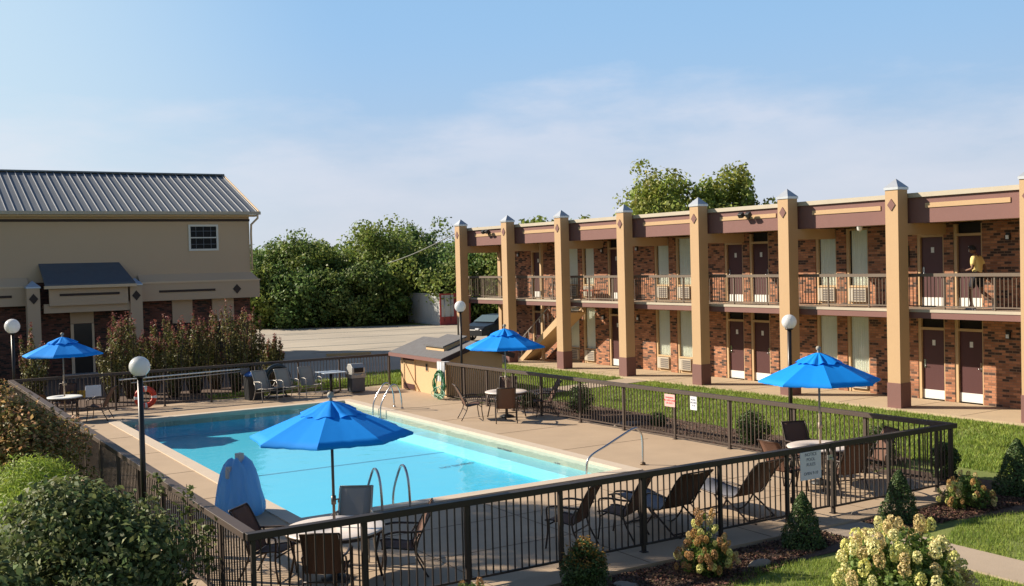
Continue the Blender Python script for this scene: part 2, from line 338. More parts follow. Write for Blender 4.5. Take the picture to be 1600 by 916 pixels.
for x in (x0,x1): b.add([(x,y0,zf),(x,24.6,zf),(x,y1,zd),(x,y1,-.25),(x,y0,-.25)], [(0,1,2,3,4)])
b.add([(x0,y1,zd),(x1,y1,zd),(x1,y1,-.25),(x0,y1,-.25)], [(0,1,2,3)])
struct(b.build('pool_basin', PLS))
b = MB(); b.box(12.85,PX1,17.85,PY1-.02,-1.0,-.24)
struct(b.build('pool_bench', mat('bench_plaster',(.45,.86,.93),.6)))
b = MB(); b.box(PX0,PX1,24.55,24.62,zf+.002,zf+.008)
struct(b.build('pool_floor_line', mat('floor_line',(.05,.38,.55),.6)))
wm = bpy.data.materials.new('water'); wm.use_nodes = True; t = wm.node_tree; [t.nodes.remove(n) for n in list(t.nodes)]
o_ = t.nodes.new('ShaderNodeOutputMaterial'); mx = t.nodes.new('ShaderNodeMixShader'); tr = t.nodes.new('ShaderNodeBsdfTransparent'); gl = t.nodes.new('ShaderNodeBsdfGlossy'); fr = t.nodes.new('ShaderNodeFresnel')
tr.inputs[0].default_value = (.80,.96,.99,1); gl.inputs['Roughness'].default_value = .015; fr.inputs['IOR'].default_value = 1.33
def two_way(t, fr, ior):        # same entering and leaving, as the light passes straight on
    g = t.nodes.new('ShaderNodeNewGeometry'); t.links.new(math_n('MULTIPLY_ADD', g.outputs['Backfacing'], 1/ior-ior, ior, tree=t), fr.inputs['IOR'])
two_way(t, fr, 1.33)
tcn = t.nodes.new('ShaderNodeTexCoord'); n1 = t.nodes.new('ShaderNodeTexNoise'); n1.inputs['Scale'].default_value = 1.9; n1.inputs['Detail'].default_value = 5
bp = t.nodes.new('ShaderNodeBump'); bp.inputs['Strength'].default_value = .14; bp.inputs['Distance'].default_value = .12
t.links.new(tcn.outputs['Object'], n1.inputs[0]); t.links.new(n1.outputs[0], bp.inputs['Height'])
t.links.new(bp.outputs[0], gl.inputs['Normal'])
t.links.new(fr.outputs[0], mx.inputs[0]); t.links.new(tr.outputs[0], mx.inputs[1]); t.links.new(gl.outputs[0], mx.inputs[2]); t.links.new(mx.outputs[0], o_.inputs[0])
b = MB(); b.add([(PX0,PY0,-.045),(PX1,PY0,-.045),(PX1,PY1,-.045),(PX0,PY1,-.045)], [(0,1,2,3)]); struct(b.build('pool_water', wm))
# beds and paths
MUL = mat('mulch', (.085,.05,.034), .95, bump=1.0, bscale=35, var=.9, vscale=6, col2=(.15,.10,.07), dirt=.9)
sheet('mulch_bed', wavy([(4,12.04),(3.6,10.6),(7.5,9.6),(9.2,10.3),(10.3,10.95),(12.9,11.1),(13.0,12.04)], .05, 1), -.052, MUL)
sheet('mulch_bed', wavy([(13.95,12.04),(13.95,11.25),(15,11.35),(16.3,10.9),(17.8,11.1),(18.6,12.0),(18.1,14.6),(17.3,14.6),(17.4,12.04)], .05, 2), -.052, MUL)
sheet('mulch_bed', wavy([(17.35,14.7),(19.4,15.2),(19.1,20.5),(19.0,27.6),(18.2,29.4),(16.6,29.4)], .08, 3), -.052, MUL)
sheet('mulch_bed', wavy([(-12,36.0),(12.4,36.0),(14,38.2),(15.9,48.9),(-12,48.9)], .1, 4), -.052, MUL)
PATHM = mat('path_concrete', (.44,.35,.26), .85, bump=.15, bscale=50, var=.5, vscale=1.2, col2=(.33,.26,.19), dirt=.3)
def slab(name, poly, z0, z1, m): b = MB(); b.prism(poly, z0, z1); return struct(b.build(name, m))
slab('path', [(12.95,-3),(13.85,-3),(13.93,12.04),(13.0,12.04)], -.2, -.035, PATHM)
slab('path', [(16.5,29.6),(24.3,30.5),(24.3,31.7),(16.45,30.6)], -.2, -.035, PATHM)
# grass blades: near lawn and courtyard lawn
def grass(name, polys, n, hgt, wid, seed, m, dark=None):
    rng = np.random.default_rng(seed); P = []
    for (xa,xb,ya,yb), k in polys: P.append(np.c_[rng.uniform(xa,xb,k), rng.uniform(ya,yb,k)])
    P = np.vstack(P); x, y = P[:,0], P[:,1]
    keep = ~((y > 10.75+.35*np.sin(x*1.3)) & (x < 18.7) & (y < 12.1)) & ~((x > 12.93) & (x < 13.9) & (y < 12.1)) & ~((x<9.6)&(y>9.6+.3*np.sin(x*2))&(y<12.1)) \
         & ~((y > 12) & (x < 19.1) & (y < 29.5)) & ~((y > 29.4+.115*(x-16.5)) & (y < 30.8+.15*(x-16.5)) & (x>16))
    keep &= rng.random(len(P)) < .45+.55*(np.sin(x*2.1+np.sin(y*1.7)*2)*np.sin(y*2.7+1) > -.5)
    P = P[keep]; n = len(P); h = hgt*(.5+rng.random(n)); a = rng.uniform(0,6.283,n); ln = rng.normal(0,.35,(n,2))*h[:,None]; w = wid*(.6+.8*rng.random(n))
    v = np.zeros((n,3,3)); v[:,0,0] = P[:,0]-np.cos(a)*w; v[:,0,1] = P[:,1]-np.sin(a)*w; v[:,1,0] = P[:,0]+np.cos(a)*w; v[:,1,1] = P[:,1]+np.sin(a)*w
    v[:,:2,2] = -.065; v[:,2,0] = P[:,0]+ln[:,0]; v[:,2,1] = P[:,1]+ln[:,1]; v[:,2,2] = -.06+h
    me = bpy.data.meshes.new(name); me.vertices.add(n*3); me.vertices.foreach_set('co', v.reshape(-1)); me.loops.add(n*3); me.loops.foreach_set('vertex_index', np.arange(n*3))
    me.polygons.add(n); me.polygons.foreach_set('loop_start', np.arange(n)*3); me.polygons.foreach_set('loop_total', np.full(n,3)); me.materials.append(m); me.update(calc_edges=True)
    o = bpy.data.objects.new(name, me); COL.objects.link(o); return tag(o, kind='stuff')
GB = mat('grass_blade', (.29,.36,.06), .7, island=.35, trans=.35, var=.8, vscale=.9, col2=(.17,.27,.04))
tag(grass('lawn_grass', [((8,19,5.5,12),120000),((17.2,22,8,16),30000)], 0, .055, .006, 5, GB), 'short green lawn grass in front of the pool fence', 'grass')
tag(grass('courtyard_grass', [((17.4,24.6,12.5,41),110000),((22,26,10,14),12000)], 0, .07, .014, 6, GB), 'mown lawn grass between pool fence and motel walkway', 'grass')
tag(grass('verge_grass', [((10.3,18.6,36.05,37.3),9000),((14,22,37.3,39.2),6000)], 0, .12, .02, 7, GB), 'grass verge behind the far pool fence', 'grass')
# mulch chips
rng = np.random.default_rng(9); nchip = 26000
P = np.vstack([np.c_[rng.uniform(7.6,13,13000), rng.uniform(9.9,12.0,13000)], np.c_[rng.uniform(13.95,18.4,7000), rng.uniform(11.2,12.0,7000)], np.c_[rng.uniform(17.2,19.1,6000), rng.uniform(14.8,29.3,6000)]])
P = P[~((P[:,0] < 13) & (P[:,1] < 10.05+(P[:,0]-7.6)*.26))]
q = np.zeros((len(P),3)); q[:,:2] = P; q[:,2] = -.04+rng.random(len(P))*.012; nn = np.tile([0,0,1.],(len(P),1))
tag(leaves('mulch_chips', q, nn, .055, mat('mulch_chip',(.14,.075,.048),.95,island=.7), None, rng, .4), 'loose brown bark mulch chips in the flower beds', 'mulch', kind='stuff')

# ================================================================ fences and gate
FP = mat('bronze_paint', (.085,.062,.050), .55, var=.4, vscale=4, col2=(.06,.045,.037), dirt=.2, spec=.3)
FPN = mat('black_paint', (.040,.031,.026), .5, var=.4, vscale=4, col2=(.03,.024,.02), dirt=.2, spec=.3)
def fence(name, A, B, posts, label, FP=FP, topw=.10, z0=0., hh=1.2, grp='pool fence runs', gap=.115, skip=None, topm=None):
    A, B = Vector((*A,0)), Vector((*B,0)); d = B-A; Ln = d.length; e = empty(name, A, math.atan2(d.y,d.x), label, 'fence', grp)
    b = MB(); b.box(-topw/2,Ln+topw/2,-topw/2,topw/2,hh-.085,hh); b.build('top_rail', topm or FP, e, bevel=.004)
    b = MB(); b.box(0,Ln,-.015,.015,.10,.13); b.build('bottom_rail', FP, e)
    b = MB(); n = int(Ln/gap)
    for i in range(1,n):
        x = i*Ln/n
        if min(abs(x-p) for p in posts) > .03: b.box(x-.0085,x+.0085,-.0085,.0085,.12,hh-.08)
    b.build('pickets', FP, e)
    for p in posts:
        b = MB(); b.box(p-.027,p+.027,-.027,.027,z0,hh-.084); b.box(p-.05,p+.05,-.05,.05,z0,z0+.012); b.build('post', FP, e)
    return e
YN = 12.58
fence('pool_fence', (3.95,YN), (12.93,YN), [0.02,1.45,2.94,4.45,5.93,7.45,8.9], 'long dark slatted pool fence run in front, left of the gate with the white sign', FP=FPN, topw=.12)
fence('pool_fence', (13.87,YN), (17.08,YN), [0.05,1.45,2.75,3.16], 'short dark slatted pool fence run between the gate and the right corner', FP=FPN, topw=.12)
fence('pool_fence', (17.08,YN+.12), (16.2,31.05), [1.8,3.6,5.5,7.3,9.2,11.0,12.8,14.2,15.6,16.9,18.3], 'sunlit brown slatted pool fence running beside the courtyard lawn to the shed', topw=.14)
fence('pool_fence', (3.95,35.5), (16.4,35.3), [0,1.5,3,4.5,6,7.5,9,10.5,12.4], 'dark slatted pool fence at the far end of the pool deck')
fence('pool_fence', (3.95,YN+.12), (3.95,35.4), [1.1,2.6,4.2,5.8,7.4,9,10.6,12.2,13.8,15.4,17,18.6,20.2,21.8], 'brown slatted pool fence along the left side of the pool beside the bushes', topw=.16)
FPG = FP; FP = FPN
g = empty('pool_gate', (12.97,YN,0), 0, 'narrow slatted metal gate in the near pool fence', 'gate')
b = MB(); b.box(.0,.86,-.05,.05,1.11,1.195); b.box(.0,.86,-.015,.015,.12,.15); b.box(0,.045,-.02,.02,.12,1.11); b.box(.815,.86,-.02,.02,.12,1.11); b.build('gate_frame', FP, g)
b = MB()
for i in range(1,8): b.box(.86*i/8-.0085,.86*i/8+.0085,-.0085,.0085,.14,1.12)
b.build('pickets', FP, g)
b = MB(); b.box(.80,.90,-.05,-.02,.92,1.0); b.tube([(.85,-.05,.96),(.85,-.10,.96),(.85,-.10,.90)],.01,6); b.build('latch', mat('galv',(.45,.45,.45),.4,.8), g)
b = MB(); b.tube([(-.03,0,.3),(-.03,0,.4)],.018,8); b.build('hinge', FP, g); b = MB(); b.tube([(-.03,0,.9),(-.03,0,1.0)],.018,8); b.build('hinge', FP, g)
FP = FPG; WS = mat('sign_white', (.72,.74,.78), .5); BK = mat('sign_ink', (.12,.14,.2), .6); BL = mat('black', (.02,.02,.02), .5)
s = empty('notice_sign', (13.32,YN-.075,.66), 0, 'white notice sign with faded lettering hung on the pool gate', 'sign')
b = MB(); b.box(-.24,.24,-.006,.006,0,.46); b.build('sign_board', WS, s)
text('lettering', 'NOTICE\nPOOL\nRULES', .075, BK, s, (0,-.0085,.33), (R(90),0,0), .001); text('lettering', 'OPEN 9-10', .07, BK, s, (0,-.0085,.10), (R(90),0,0), .001)
def fpos(yy): t = (yy-12.7)/(31.05-12.7); return 17.08-.88*t
for (px,py,wd,ht,m,lab,tx,ink) in [(1060,623,.36,.30,mat('sign_pink',(.75,.45,.42),.5),'pale pink warning sign on the courtyard side pool fence','WARNING\nNO LIFEGUARD\nON DUTY',mat('sign_red',(.6,.05,.04),.5)),
                                   (1088,629,.22,.34,WS,'small white sign right of the pink sign on the pool fence','POOL\nHOURS\n9-10',BK)]:
    p = G(px,py,.95); yy = p.y; s = empty('fence_sign', (fpos(yy)-.04,yy,.78), R(-87.3), lab, 'sign')
    b = MB(); b.box(-wd/2,wd/2,-.006,.006,0,ht); b.build('sign_board', m, s)
    text('lettering', tx, .06, ink, s, (0,-.0085,ht/2), (R(90),0,0), .001)
# ================================================================ the motel wing (local x = away from the pool, y = along the wing to the far end)
ANG = 0.02987
mo = empty('motel_wing', (24.7925,20,0), R(1.7116), 'two storey brick motel wing with beige pillars, maroon fascia and upper walkway', 'building')
Uv = Vector((math.cos(R(1.7116)), math.sin(R(1.7116)), 0)); Vv = Vector((-math.sin(R(1.7116)), math.cos(R(1.7116)), 0)); MO = Vector((24.7925,20,0))
def W(u, v, z=0): return MO + Uv*u + Vv*v + Vector((0,0,z))
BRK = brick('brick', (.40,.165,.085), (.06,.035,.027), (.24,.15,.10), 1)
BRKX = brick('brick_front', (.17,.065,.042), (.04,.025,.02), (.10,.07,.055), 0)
BEI = mat('beige_stucco', (.53,.355,.20), .85, bump=.15, bscale=90, var=.25, vscale=1.5, col2=(.44,.285,.16), dirt=.12)
BTR = mat('beige_trim', (.58,.40,.22), .7, var=.3, vscale=2)
MAR = mat('maroon_paint', (.205,.098,.085), .75, bump=.1, bscale=90, var=.35, vscale=2, col2=(.165,.075,.066), dirt=.12)
MARD = mat('maroon_door', (.075,.022,.022), .5, var=.25, vscale=3, col2=(.06,.018,.018))
GALV = mat('galvanised', (.60,.63,.66), .35, .6, var=.3, vscale=3)
RAIL = mat('weathered_rail', (.16,.12,.088), .7, var=.5, vscale=3, col2=(.11,.085,.065), dirt=.2)
CONC = mat('walk_concrete', (.52,.40,.26), .85, bump=.1, bscale=50, var=.6, vscale=.8, col2=(.40,.31,.21), dirt=.2)
TRIM = mat('roof_edge', (.50,.44,.34), .6, var=.4, vscale=2, col2=(.36,.31,.25))
WHT = mat('white_paint', (.78,.78,.74), .5, var=.2); DARK = mat('dark_void', (.018,.014,.012), .8); STEEL = mat('steel', (.55,.56,.58), .22, 1.0)
CURT = mat('curtain', (.93,.93,.86), .9, var=.15, vscale=5)
b = MB(); b.box(-.12,2.15,-14,24.6,-.2,0); wk = b.build('motel_walkway', CONC); wk.location = MO; wk.rotation_euler = (0,0,R(1.7116)); struct(wk)
b = MB(); [b.box(-.11,2.14,v-.008,v+.008,.0005,.004) for v in range(-12,24,2)]
wj = b.build('walkway_joints', mat('joint',(.2,.14,.09))); wj.location = MO; wj.rotation_euler = (0,0,R(1.7116)); struct(wj)
VE = 22.7; VS = -13.8
DOORS = []; WINS = []
for k in (-1,0,1): DOORS += [8*k-1.22, 8*k+.0]; WINS += [8*k+2.65, 8*k+3.88]
DOORS += [14.75, 20.35, 12.2+100]; DOORS = [d for d in DOORS if d < 30]; WINS += [16.55, 17.68]
DOORS = [d for d in DOORS if d > VS]; WINS = [d for d in WINS if d > VS]
OP = sorted([(d, d+.9, 'd') for d in DOORS] + [(v, v+.86, 'w') for v in WINS])
U0, U1 = 2.15, 2.4
for (z0, z1) in ((0,2.54),(2.72,5.16)):
    b = MB(); a = VS
    for (v0,v1,_) in OP: b.box(U0,U1,a,v0,z0,z1); a = v1
    b.box(U0,U1,a,VE,z0,z1); b.build('brick_wall', BRK, mo)
b = MB(); b.box(2.44,11.6,VS,VE,0,5.9); b.build('rear_block', mat('brick_rear',(.2,.10,.07),.9,var=.5), mo)
b = MB(); b.box(2.404,2.436,VS+.01,VE-.01,0.0,5.1); b.build('reveal_backing', DARK, mo)
# roof, fascia, soffit, slab
b = MB(); b.box(.78,11.8,VS-.2,24.5,5.62,5.9); b.build('roof', mat('roof_felt',(.22,.21,.20),.9,var=.5), mo)
b = MB(); b.box(.55,.76,VS-.2,24.5,5.16,5.87); b.box(.76,11.6,24.3,24.5,5.16,5.87); b.build('fascia', MAR, mo)
b = MB(); b.box(.48,.84,VS-.25,24.55,5.873,6.0); b.box(.84,11.8,24.25,24.55,5.873,6.0); b.build('roof_edge_trim', TRIM, mo)
b = MB(); b.box(.765,2.15,VS,24.3,5.18,5.24); b.build('soffit', BTR, mo)
for k in range(-3,6):
    b = MB(); b.box(.525,.549,4*k+.9,4*k+3.42,5.57,5.70); b.build('fascia_stripe', BEI, mo)
b = MB(); b.box(.60,2.15,VS,16.9,2.56,2.72); b.box(.60,1.0,16.9,24.4,2.56,2.72); b.box(1.95,2.15,16.9,VE,2.56,2.72); b.box(.6,2.15,20.6,24.4,2.562,2.718)
b.build('upper_slab', mat('slab_concrete',(.40,.32,.24),.85,var=.4), mo)
b = MB(); b.box(.55,.598,VS,24.4,2.50,2.67); b.box(.6,6,24.402,24.44,2.50,2.67); b.build('slab_edge', MAR, mo)
b = MB(); b.box(.53,.64,VS,24.4,2.673,2.75); b.build('slab_curb', TRIM, mo)
# pillars
def pillar(v):
    v -= .09
    b = MB(); b.box(0,.42,v,v+.42,.70,6.10); p = b.build('pillar', BEI, mo)
    b = MB(); b.box(-.015,.435,v-.015,v+.435,0,.70); b.build('pillar_base', MAR, p)
    b = MB(); b.box(-.025,.445,v-.025,v+.445,6.10,6.17); b.add([(-.025,v-.025,6.17),(.445,v-.025,6.17),(.445,v+.445,6.17),(-.025,v+.445,6.17),(.21,v+.21,6.42)],[(0,1,4),(1,2,4),(2,3,4),(3,0,4)]); b.build('pillar_cap', GALV, p)
    b = MB(); b.prism([(v+.21,5.51),(v+.34,5.68),(v+.21,5.85),(v+.08,5.68)], -.022, -.001, 'x'); b.build('diamond_tile', MAR, p)
    b = MB(); b.box(.42,2.15,v+.0,v+.42,4.84,5.159); b.build('beam', BEI, mo)
for k in range(-3,7): pillar(4*k)
b = MB(); b.box(.6,11,24.2,24.4,4.84,5.158); b.build('beam', BEI, mo)
b = MB(); b.box(2.2,2.35,23.9,24.15,0,5.16); b.build('end_post', BEI, mo)
# railing of the upper walkway
b = MB(); b.box(.60,.72,VS,24.4,3.66,3.75); b.build('top_rail', RAIL, mo)
b = MB(); b.box(.64,.68,VS,24.4,2.82,2.855); b.build('bottom_rail', RAIL, mo)
b = MB(); v = VS+.06
while v < 24.4: b.box(.652,.670,v-.008,v+.008,2.85,3.665); v += .115
b.build('railing_pickets', RAIL, mo)
for k in range(-3,6):
    for dv in (1.45, 2.95): b = MB(); b.box(.635,.685,4*k+dv-.022,4*k+dv+.022,2.75,3.66); b.build('railing_post', RAIL, mo)
b = MB(); b.box(.66,2.2,24.33,24.4,3.66,3.75); b.box(.66,2.2,24.35,24.38,2.82,2.855)
u = .75
while u < 2.2: b.box(u-.008,u+.008,24.356,24.374,2.85,3.66); u += .115
b.build('end_railing', RAIL, mo)
GLS = bpy.data.materials.new('window_glass'); GLS.use_nodes = True; t = GLS.node_tree; [t.nodes.remove(n) for n in list(t.nodes)]
o_ = t.nodes.new('ShaderNodeOutputMaterial'); mx = t.nodes.new('ShaderNodeMixShader'); tr = t.nodes.new('ShaderNodeBsdfTransparent'); gl = t.nodes.new('ShaderNodeBsdfGlossy'); gl.inputs['Roughness'].default_value = .02
tr.inputs[0].default_value = (.93,.97,.95,1); fr = t.nodes.new('ShaderNodeFresnel'); two_way(t, fr, 1.5)
t.links.new(fr.outputs[0], mx.inputs[0]); t.links.new(tr.outputs[0], mx.inputs[1]); t.links.new(gl.outputs[0], mx.inputs[2]); t.links.new(mx.outputs[0], o_.inputs[0])
def door(v0, z, hand):
    b = MB(); b.box(2.17,2.26,v0+.80,v0+.90,z+.001,z+2.40); b.box(2.17,2.26,v0,v0+.04,z+.001,z+2.40); b.box(2.165,2.262,v0+.04,v0+.80,z+2.055,z+2.13); fr_ = b.build('door_frame', BTR, mo)
    b = MB(); b.box(2.30,2.40,v0+.04,v0+.80,z+2.13,z+2.43); b.build('transom', DARK, mo)
    b = MB(); b.box(2.24,2.29,v0+.043,v0+.797,z+.02,z+2.052); d = b.build('door', MARD, mo, bevel=.004)
    b = MB(); b.box(2.228,2.239,v0+.05,v0+.79,z+.03,z+.29); b.build('kick_plate', WHT, d)
    b = MB(); b.box(2.230,2.239,v0+.37,v0+.47,z+1.60,z+1.76); b.build('number_plate', WHT, d)
    hand = not hand; y = v0+.72 if hand else v0+.12
    b = MB(); b.box(2.225,2.239,y-.03,y+.03,z+.93,z+1.18); b.tube([(2.21,y,z+1.0),(2.18,y,z+1.0),(2.18,y+(-.09 if hand else .09),z+1.0)],.011,6); b.build('handle', STEEL, d)
for i,v in enumerate(DOORS):
    for z in (0, 2.72): door(v, z, i % 2 == 0)
for v in WINS:
    for z in (0, 2.72):
        b = MB(); b.box(2.18,2.26,v+.76,v+.86,z+.001,z+2.42); b.box(2.18,2.26,v,v+.05,z+.001,z+2.42); b.box(2.18,2.26,v+.05,v+.76,z+.57,z+.63); b.box(2.20,2.26,v+.05,v+.76,z+.001,z+.10); b.box(2.2,2.26,v+.05,v+.76,z+2.36,z+2.42)
        f_ = b.build('window', BTR, mo)
        b = MB(); b.add([(2.24,v+.05,z+.63),(2.24,v+.76,z+.63),(2.24,v+.76,z+2.36),(2.24,v+.05,z+2.36)],[(0,3,2,1)]); b.build('pane', GLS, f_, recalc=False)
        b = MB(); n = 60; rd = random.Random(int(v*10)+int(z*7)); ph = rd.random()*6
        fr1 = [2.30+.035*math.sin(i*.85+ph+.6*math.sin(i*.31)) for i in range(n+1)]
        vs = [(fr1[i], v+.06+.69*i/n, zz) for zz in (z+.62,z+2.37) for i in range(n+1)]
        b.add(vs, [(i,i+1,n+2+i,n+1+i) for i in range(n)], True); b.build('curtain', CURT, f_)
        b = MB(); b.box(2.10,2.28,v+.07,v+.74,z+.12,z+.55); a_ = b.build('air_conditioner', mat('ac_beige',(.50,.44,.34),.5), mo, bevel=.008)
        b = MB()
        for q in range(5): b.box(2.094,2.0995,v+.11,v+.52,z+.165+q*.072,z+.215+q*.072)
        b.build('louvre', mat('ac_dark',(.16,.14,.13),.6), a_)
        b = MB(); b.box(2.094,2.0995,v+.56,v+.70,z+.17,z+.50); b.build('control_panel', mat('ac_panel',(.50,.46,.38),.5), a_)
for (v,z) in [(-2.0,2.0),(-2.03,4.72),(13.72,4.78),(13.72,2.02),(15.95,4.76),(15.95,2.0),(22.2,4.7),(5.85,4.75),(5.85,2.0),(-9.9,4.75),(-9.9,2)]:
    b = MB(); b.box(2.08,2.149,v-.06,v+.06,z-.10,z+.10); a_ = b.build('wall_lamp', BL, mo, bevel=.006)
    b = MB(); b.box(2.055,2.079,v-.042,v+.042,z-.075,z+.03); b.build('lamp_lens', mat('lens',(.75,.78,.85),.3), a_)
for (px,py) in [(762,363),(1168,337)]:           # twin floodlights on the fascia
    d = M @ np.array([px-800., py-458., F]); c0 = np.array([0,0,H]); Un = np.array(Uv); t_ = (.45-np.dot(c0-np.array(MO),Un))/np.dot(d,Un); p = c0+d*t_; v = float(np.dot(p-np.array(MO), np.array(Vv))); z = float(p[2])
    b = MB(); b.box(.47,.549,v-.04,v+.04,z-.10,z+.06); b.tube([(.48,v,z-.02),(.40,v,z-.02)],.02,6); a_ = b.build('floodlight', BL, mo)
    for s_ in (1,-1):
        b = MB(); c_ = Vector((.32,v+.16*s_,z)); b.bar(c_+Vector((.06,0,.06)), c_+Vector((-.06,0,-.02)), .19, .15, (.4,0,1)); hd = b.build('flood_head', BL, a_, bevel=.01)
b = MB(); b.lathe([(.001,5.00),(.05,5.02),(.075,5.07),(.08,5.12),(.09,5.13),(.09,5.155)],16,(.66,1.75)); b.build('dome_camera', WHT, mo)
b = MB(); b.box(2.09,2.149,1.15,1.45,3.95,4.55); fb = b.build('notice_box', BL, mo); b = MB(); b.box(2.08,2.0895,1.19,1.41,4.0,4.5); b.build('notice_paper', mat('paper',(.6,.62,.55),.6), fb)
# stair flight under the upper walkway, climbing towards the camera
st = empty('staircase', (0,0,0), 0); st.parent = mo
b = MB(); N_ = 14; vA, vB = 20.5, 16.9; 
for side in (1.02, 1.88):
    b.add([(side,vA+.25,0),(side+.05,vA+.25,0),(side,vA-.10,0),(side+.05,vA-.10,0),(side,vB,2.54),(side+.05,vB,2.54),(side,vB,2.16),(side+.05,vB,2.16)],
          [(0,2,6,4),(1,5,7,3),(0,4,5,1),(2,3,7,6),(0,1,3,2),(4,6,7,5)])
b.build('stringer', BTR, st)
b = MB(); b.add([(1.07,vA-.15,.0),(1.88,vA-.15,.0),(1.88,vB,2.18),(1.07,vB,2.18),(1.07,vA-.15,.03),(1.88,vA-.15,.03),(1.88,vB,2.21),(1.07,vB,2.21)],[(0,1,2,3),(7,6,5,4),(0,4,5,1),(2,6,7,3)]); b.build('soffit_panel', BTR, st)
b = MB()
for i in range(N_): v = vA-(vA-vB)*(i+.5)/N_; z = 2.6*(i+1)/(N_+1); b.box(1.07,1.88,v-.15,v+.15,z-.05,z)
b.build('treads', mat('tread',(.55,.52,.48),.8,var=.4), st)
b = MB(); b.tube([(1.04,vA,.95),(1.04,vB,3.4)],.022,6); b.tube([(1.04,vA,0.2),(1.04,vA,.95)],.02,6)
for i in range(1,12): t_=i/12; v=vA-(vA-vB)*t_; b.tube([(1.04,v,2.54*t_+.05),(1.04,v,.95+2.45*t_)],.009,4)
b.build('handrail', mat('grey_rail',(.35,.33,.31),.5,.3), st)
b = MB(); b.box(1.5,1.62,19.5,19.62,0,2.56); b.box(1.5,1.62,19.5,19.62,2.72,5.18); b.build('stair_post', BTR, mo)

# cans left on the rail and the orange bench etc. on the upper walkway
e = empty('walkway_bench', W(1.75,16.35,2.72), R(1.71), 'small red bench on the upper walkway beside the bicycle', 'bench')
RB = mat('red_wood',(.42,.12,.06),.6,var=.4)
b = MB(); b.box(-.2,.2,-.45,.45,.36,.42); b.build('seat', RB, e)
for x,y in ((-.16,-.4),(.16,-.4),(-.16,.4),(.16,.4)): b = MB(); b.box(x-.02,x+.02,y-.02,y+.02,.005,.36); b.build('leg', RB, e)
# bicycle leaning by the rail
e = empty('bicycle', W(.95,17.35,2.72), R(1.71), 'dark bicycle parked on the upper walkway behind the railing', 'bicycle')
BF = mat('bike_black',(.03,.03,.035),.4)
for y in (-.5,.5):
    b = MB(); b.tube([(0,y+.32*math.cos(a*math.pi/12),.33+.32*math.sin(a*math.pi/12)) for a in range(25)],.02,6,False); wh = b.build('wheel', BF, e)
    b = MB(); [b.tube([(0,y,.33),(0,y+.31*math.cos(a*math.pi/6),.33+.31*math.sin(a*math.pi/6))],.003,3) for a in range(12)]; b.build('spokes', STEEL, wh)
b = MB(); b.tube([(0,-.5,.33),(0,-.12,.8),(0,.38,.85),(0,.5,.33)],.016,6); b.tube([(0,-.12,.8),(0,-.02,.3),(0,.4,.75)],.016,6); b.tube([(0,-.5,.33),(0,-.02,.3)],.012,6); b.tube([(0,-.12,.8),(0,-.16,.95)],.014,6); b.tube([(0,.38,.85),(0,.36,1.05)],.014,6); b.build('frame', BF, e)
b = MB(); b.tube([(-.28,.30,1.05),(0,.37,1.06),(.28,.30,1.05)],.014,6); b.build('handlebar', BF, e)
b = MB(); b.box(-.06,.06,-.30,-.04,.94,1.0); b.build('saddle', BF, e, bevel=.02)

# ================================================================ person walking on the upper walkway
def skin_obj(name, pts, edges, rad, m, parent, sub=2):
    me = bpy.data.meshes.new(name); me.from_pydata([tuple(p) for p in pts], edges, []); o = bpy.data.objects.new(name, me); COL.objects.link(o)
    o.modifiers.new('s','SKIN'); ss = o.modifiers.new('u','SUBSURF'); ss.levels = ss.render_levels = sub
    for i, r_ in enumerate(rad): me.skin_vertices[0].data[i].radius = r_ if isinstance(r_, tuple) else (r_, r_)
    me.skin_vertices[0].data[0].use_root = True
    dg = bpy.context.evaluated_depsgraph_get(); m2 = bpy.data.meshes.new_from_object(o.evaluated_get(dg)); bpy.data.objects.remove(o)
    m2.materials.clear(); m2.materials.append(m)
    for p in m2.polygons: p.use_smooth = True
    o = bpy.data.objects.new(name, m2); COL.objects.link(o); o.parent = parent; return o
SK = mat('skin', (.17,.075,.04), .55); HAIR = mat('hair', (.012,.01,.009), .8)
# local: +y is the walking direction (towards the far end), x left/right
pp = {'pel':(0,0,.98),'wa':(0,.0,1.10),'ch':(0,.02,1.32),'nk':(0,.05,1.50),'n2':(0,.09,1.57),
 'hL':(-.10,0,.94),'kL':(-.11,.16,.52),'aL':(-.10,.12,.10),'tL':(-.10,.27,.045),'eL':(-.10,.05,.06),
 'hR':(.10,0,.94),'kR':(.10,-.06,.50),'aR':(.10,-.40,.26),'tR':(.10,-.38,.07),
 'sL':(-.19,.02,1.42),'bL':(-.24,.02,1.14),'wL':(-.20,.24,1.08),'sR':(.19,.02,1.42),'bR':(.25,-.10,1.14),'wR':(.24,-.10,.88)}
ks = list(pp); ix = {k:i for i,k in enumerate(ks)}
E_ = [('pel','wa'),('wa','ch'),('ch','nk'),('nk','n2'),('pel','hL'),('hL','kL'),('kL','aL'),('aL','tL'),('aL','eL'),('pel','hR'),('hR','kR'),('kR','aR'),('aR','tR'),('ch','sL'),('sL','bL'),('bL','wL'),('ch','sR'),('sR','bR'),('bR','wR')]
rr_ = {'pel':(.15,.11),'wa':(.14,.10),'ch':(.15,.11),'nk':.06,'n2':.055,'hL':.09,'kL':.06,'aL':.038,'tL':.035,'eL':.035,'hR':.09,'kR':.06,'aR':.038,'tR':.035,'sL':.055,'bL':.042,'wL':.027,'sR':.055,'bR':.042,'wR':.027}
pe = empty('person', G(1528,484.5,2.723), R(1.71+8), 'person in a yellow shirt and dark shorts walking along the upper walkway with head bowed', 'person')
V_ = [pp[k] for k in ks]; Ed = [(ix[a],ix[c]) for a,c in E_]; Rr = [rr_[k] for k in ks]
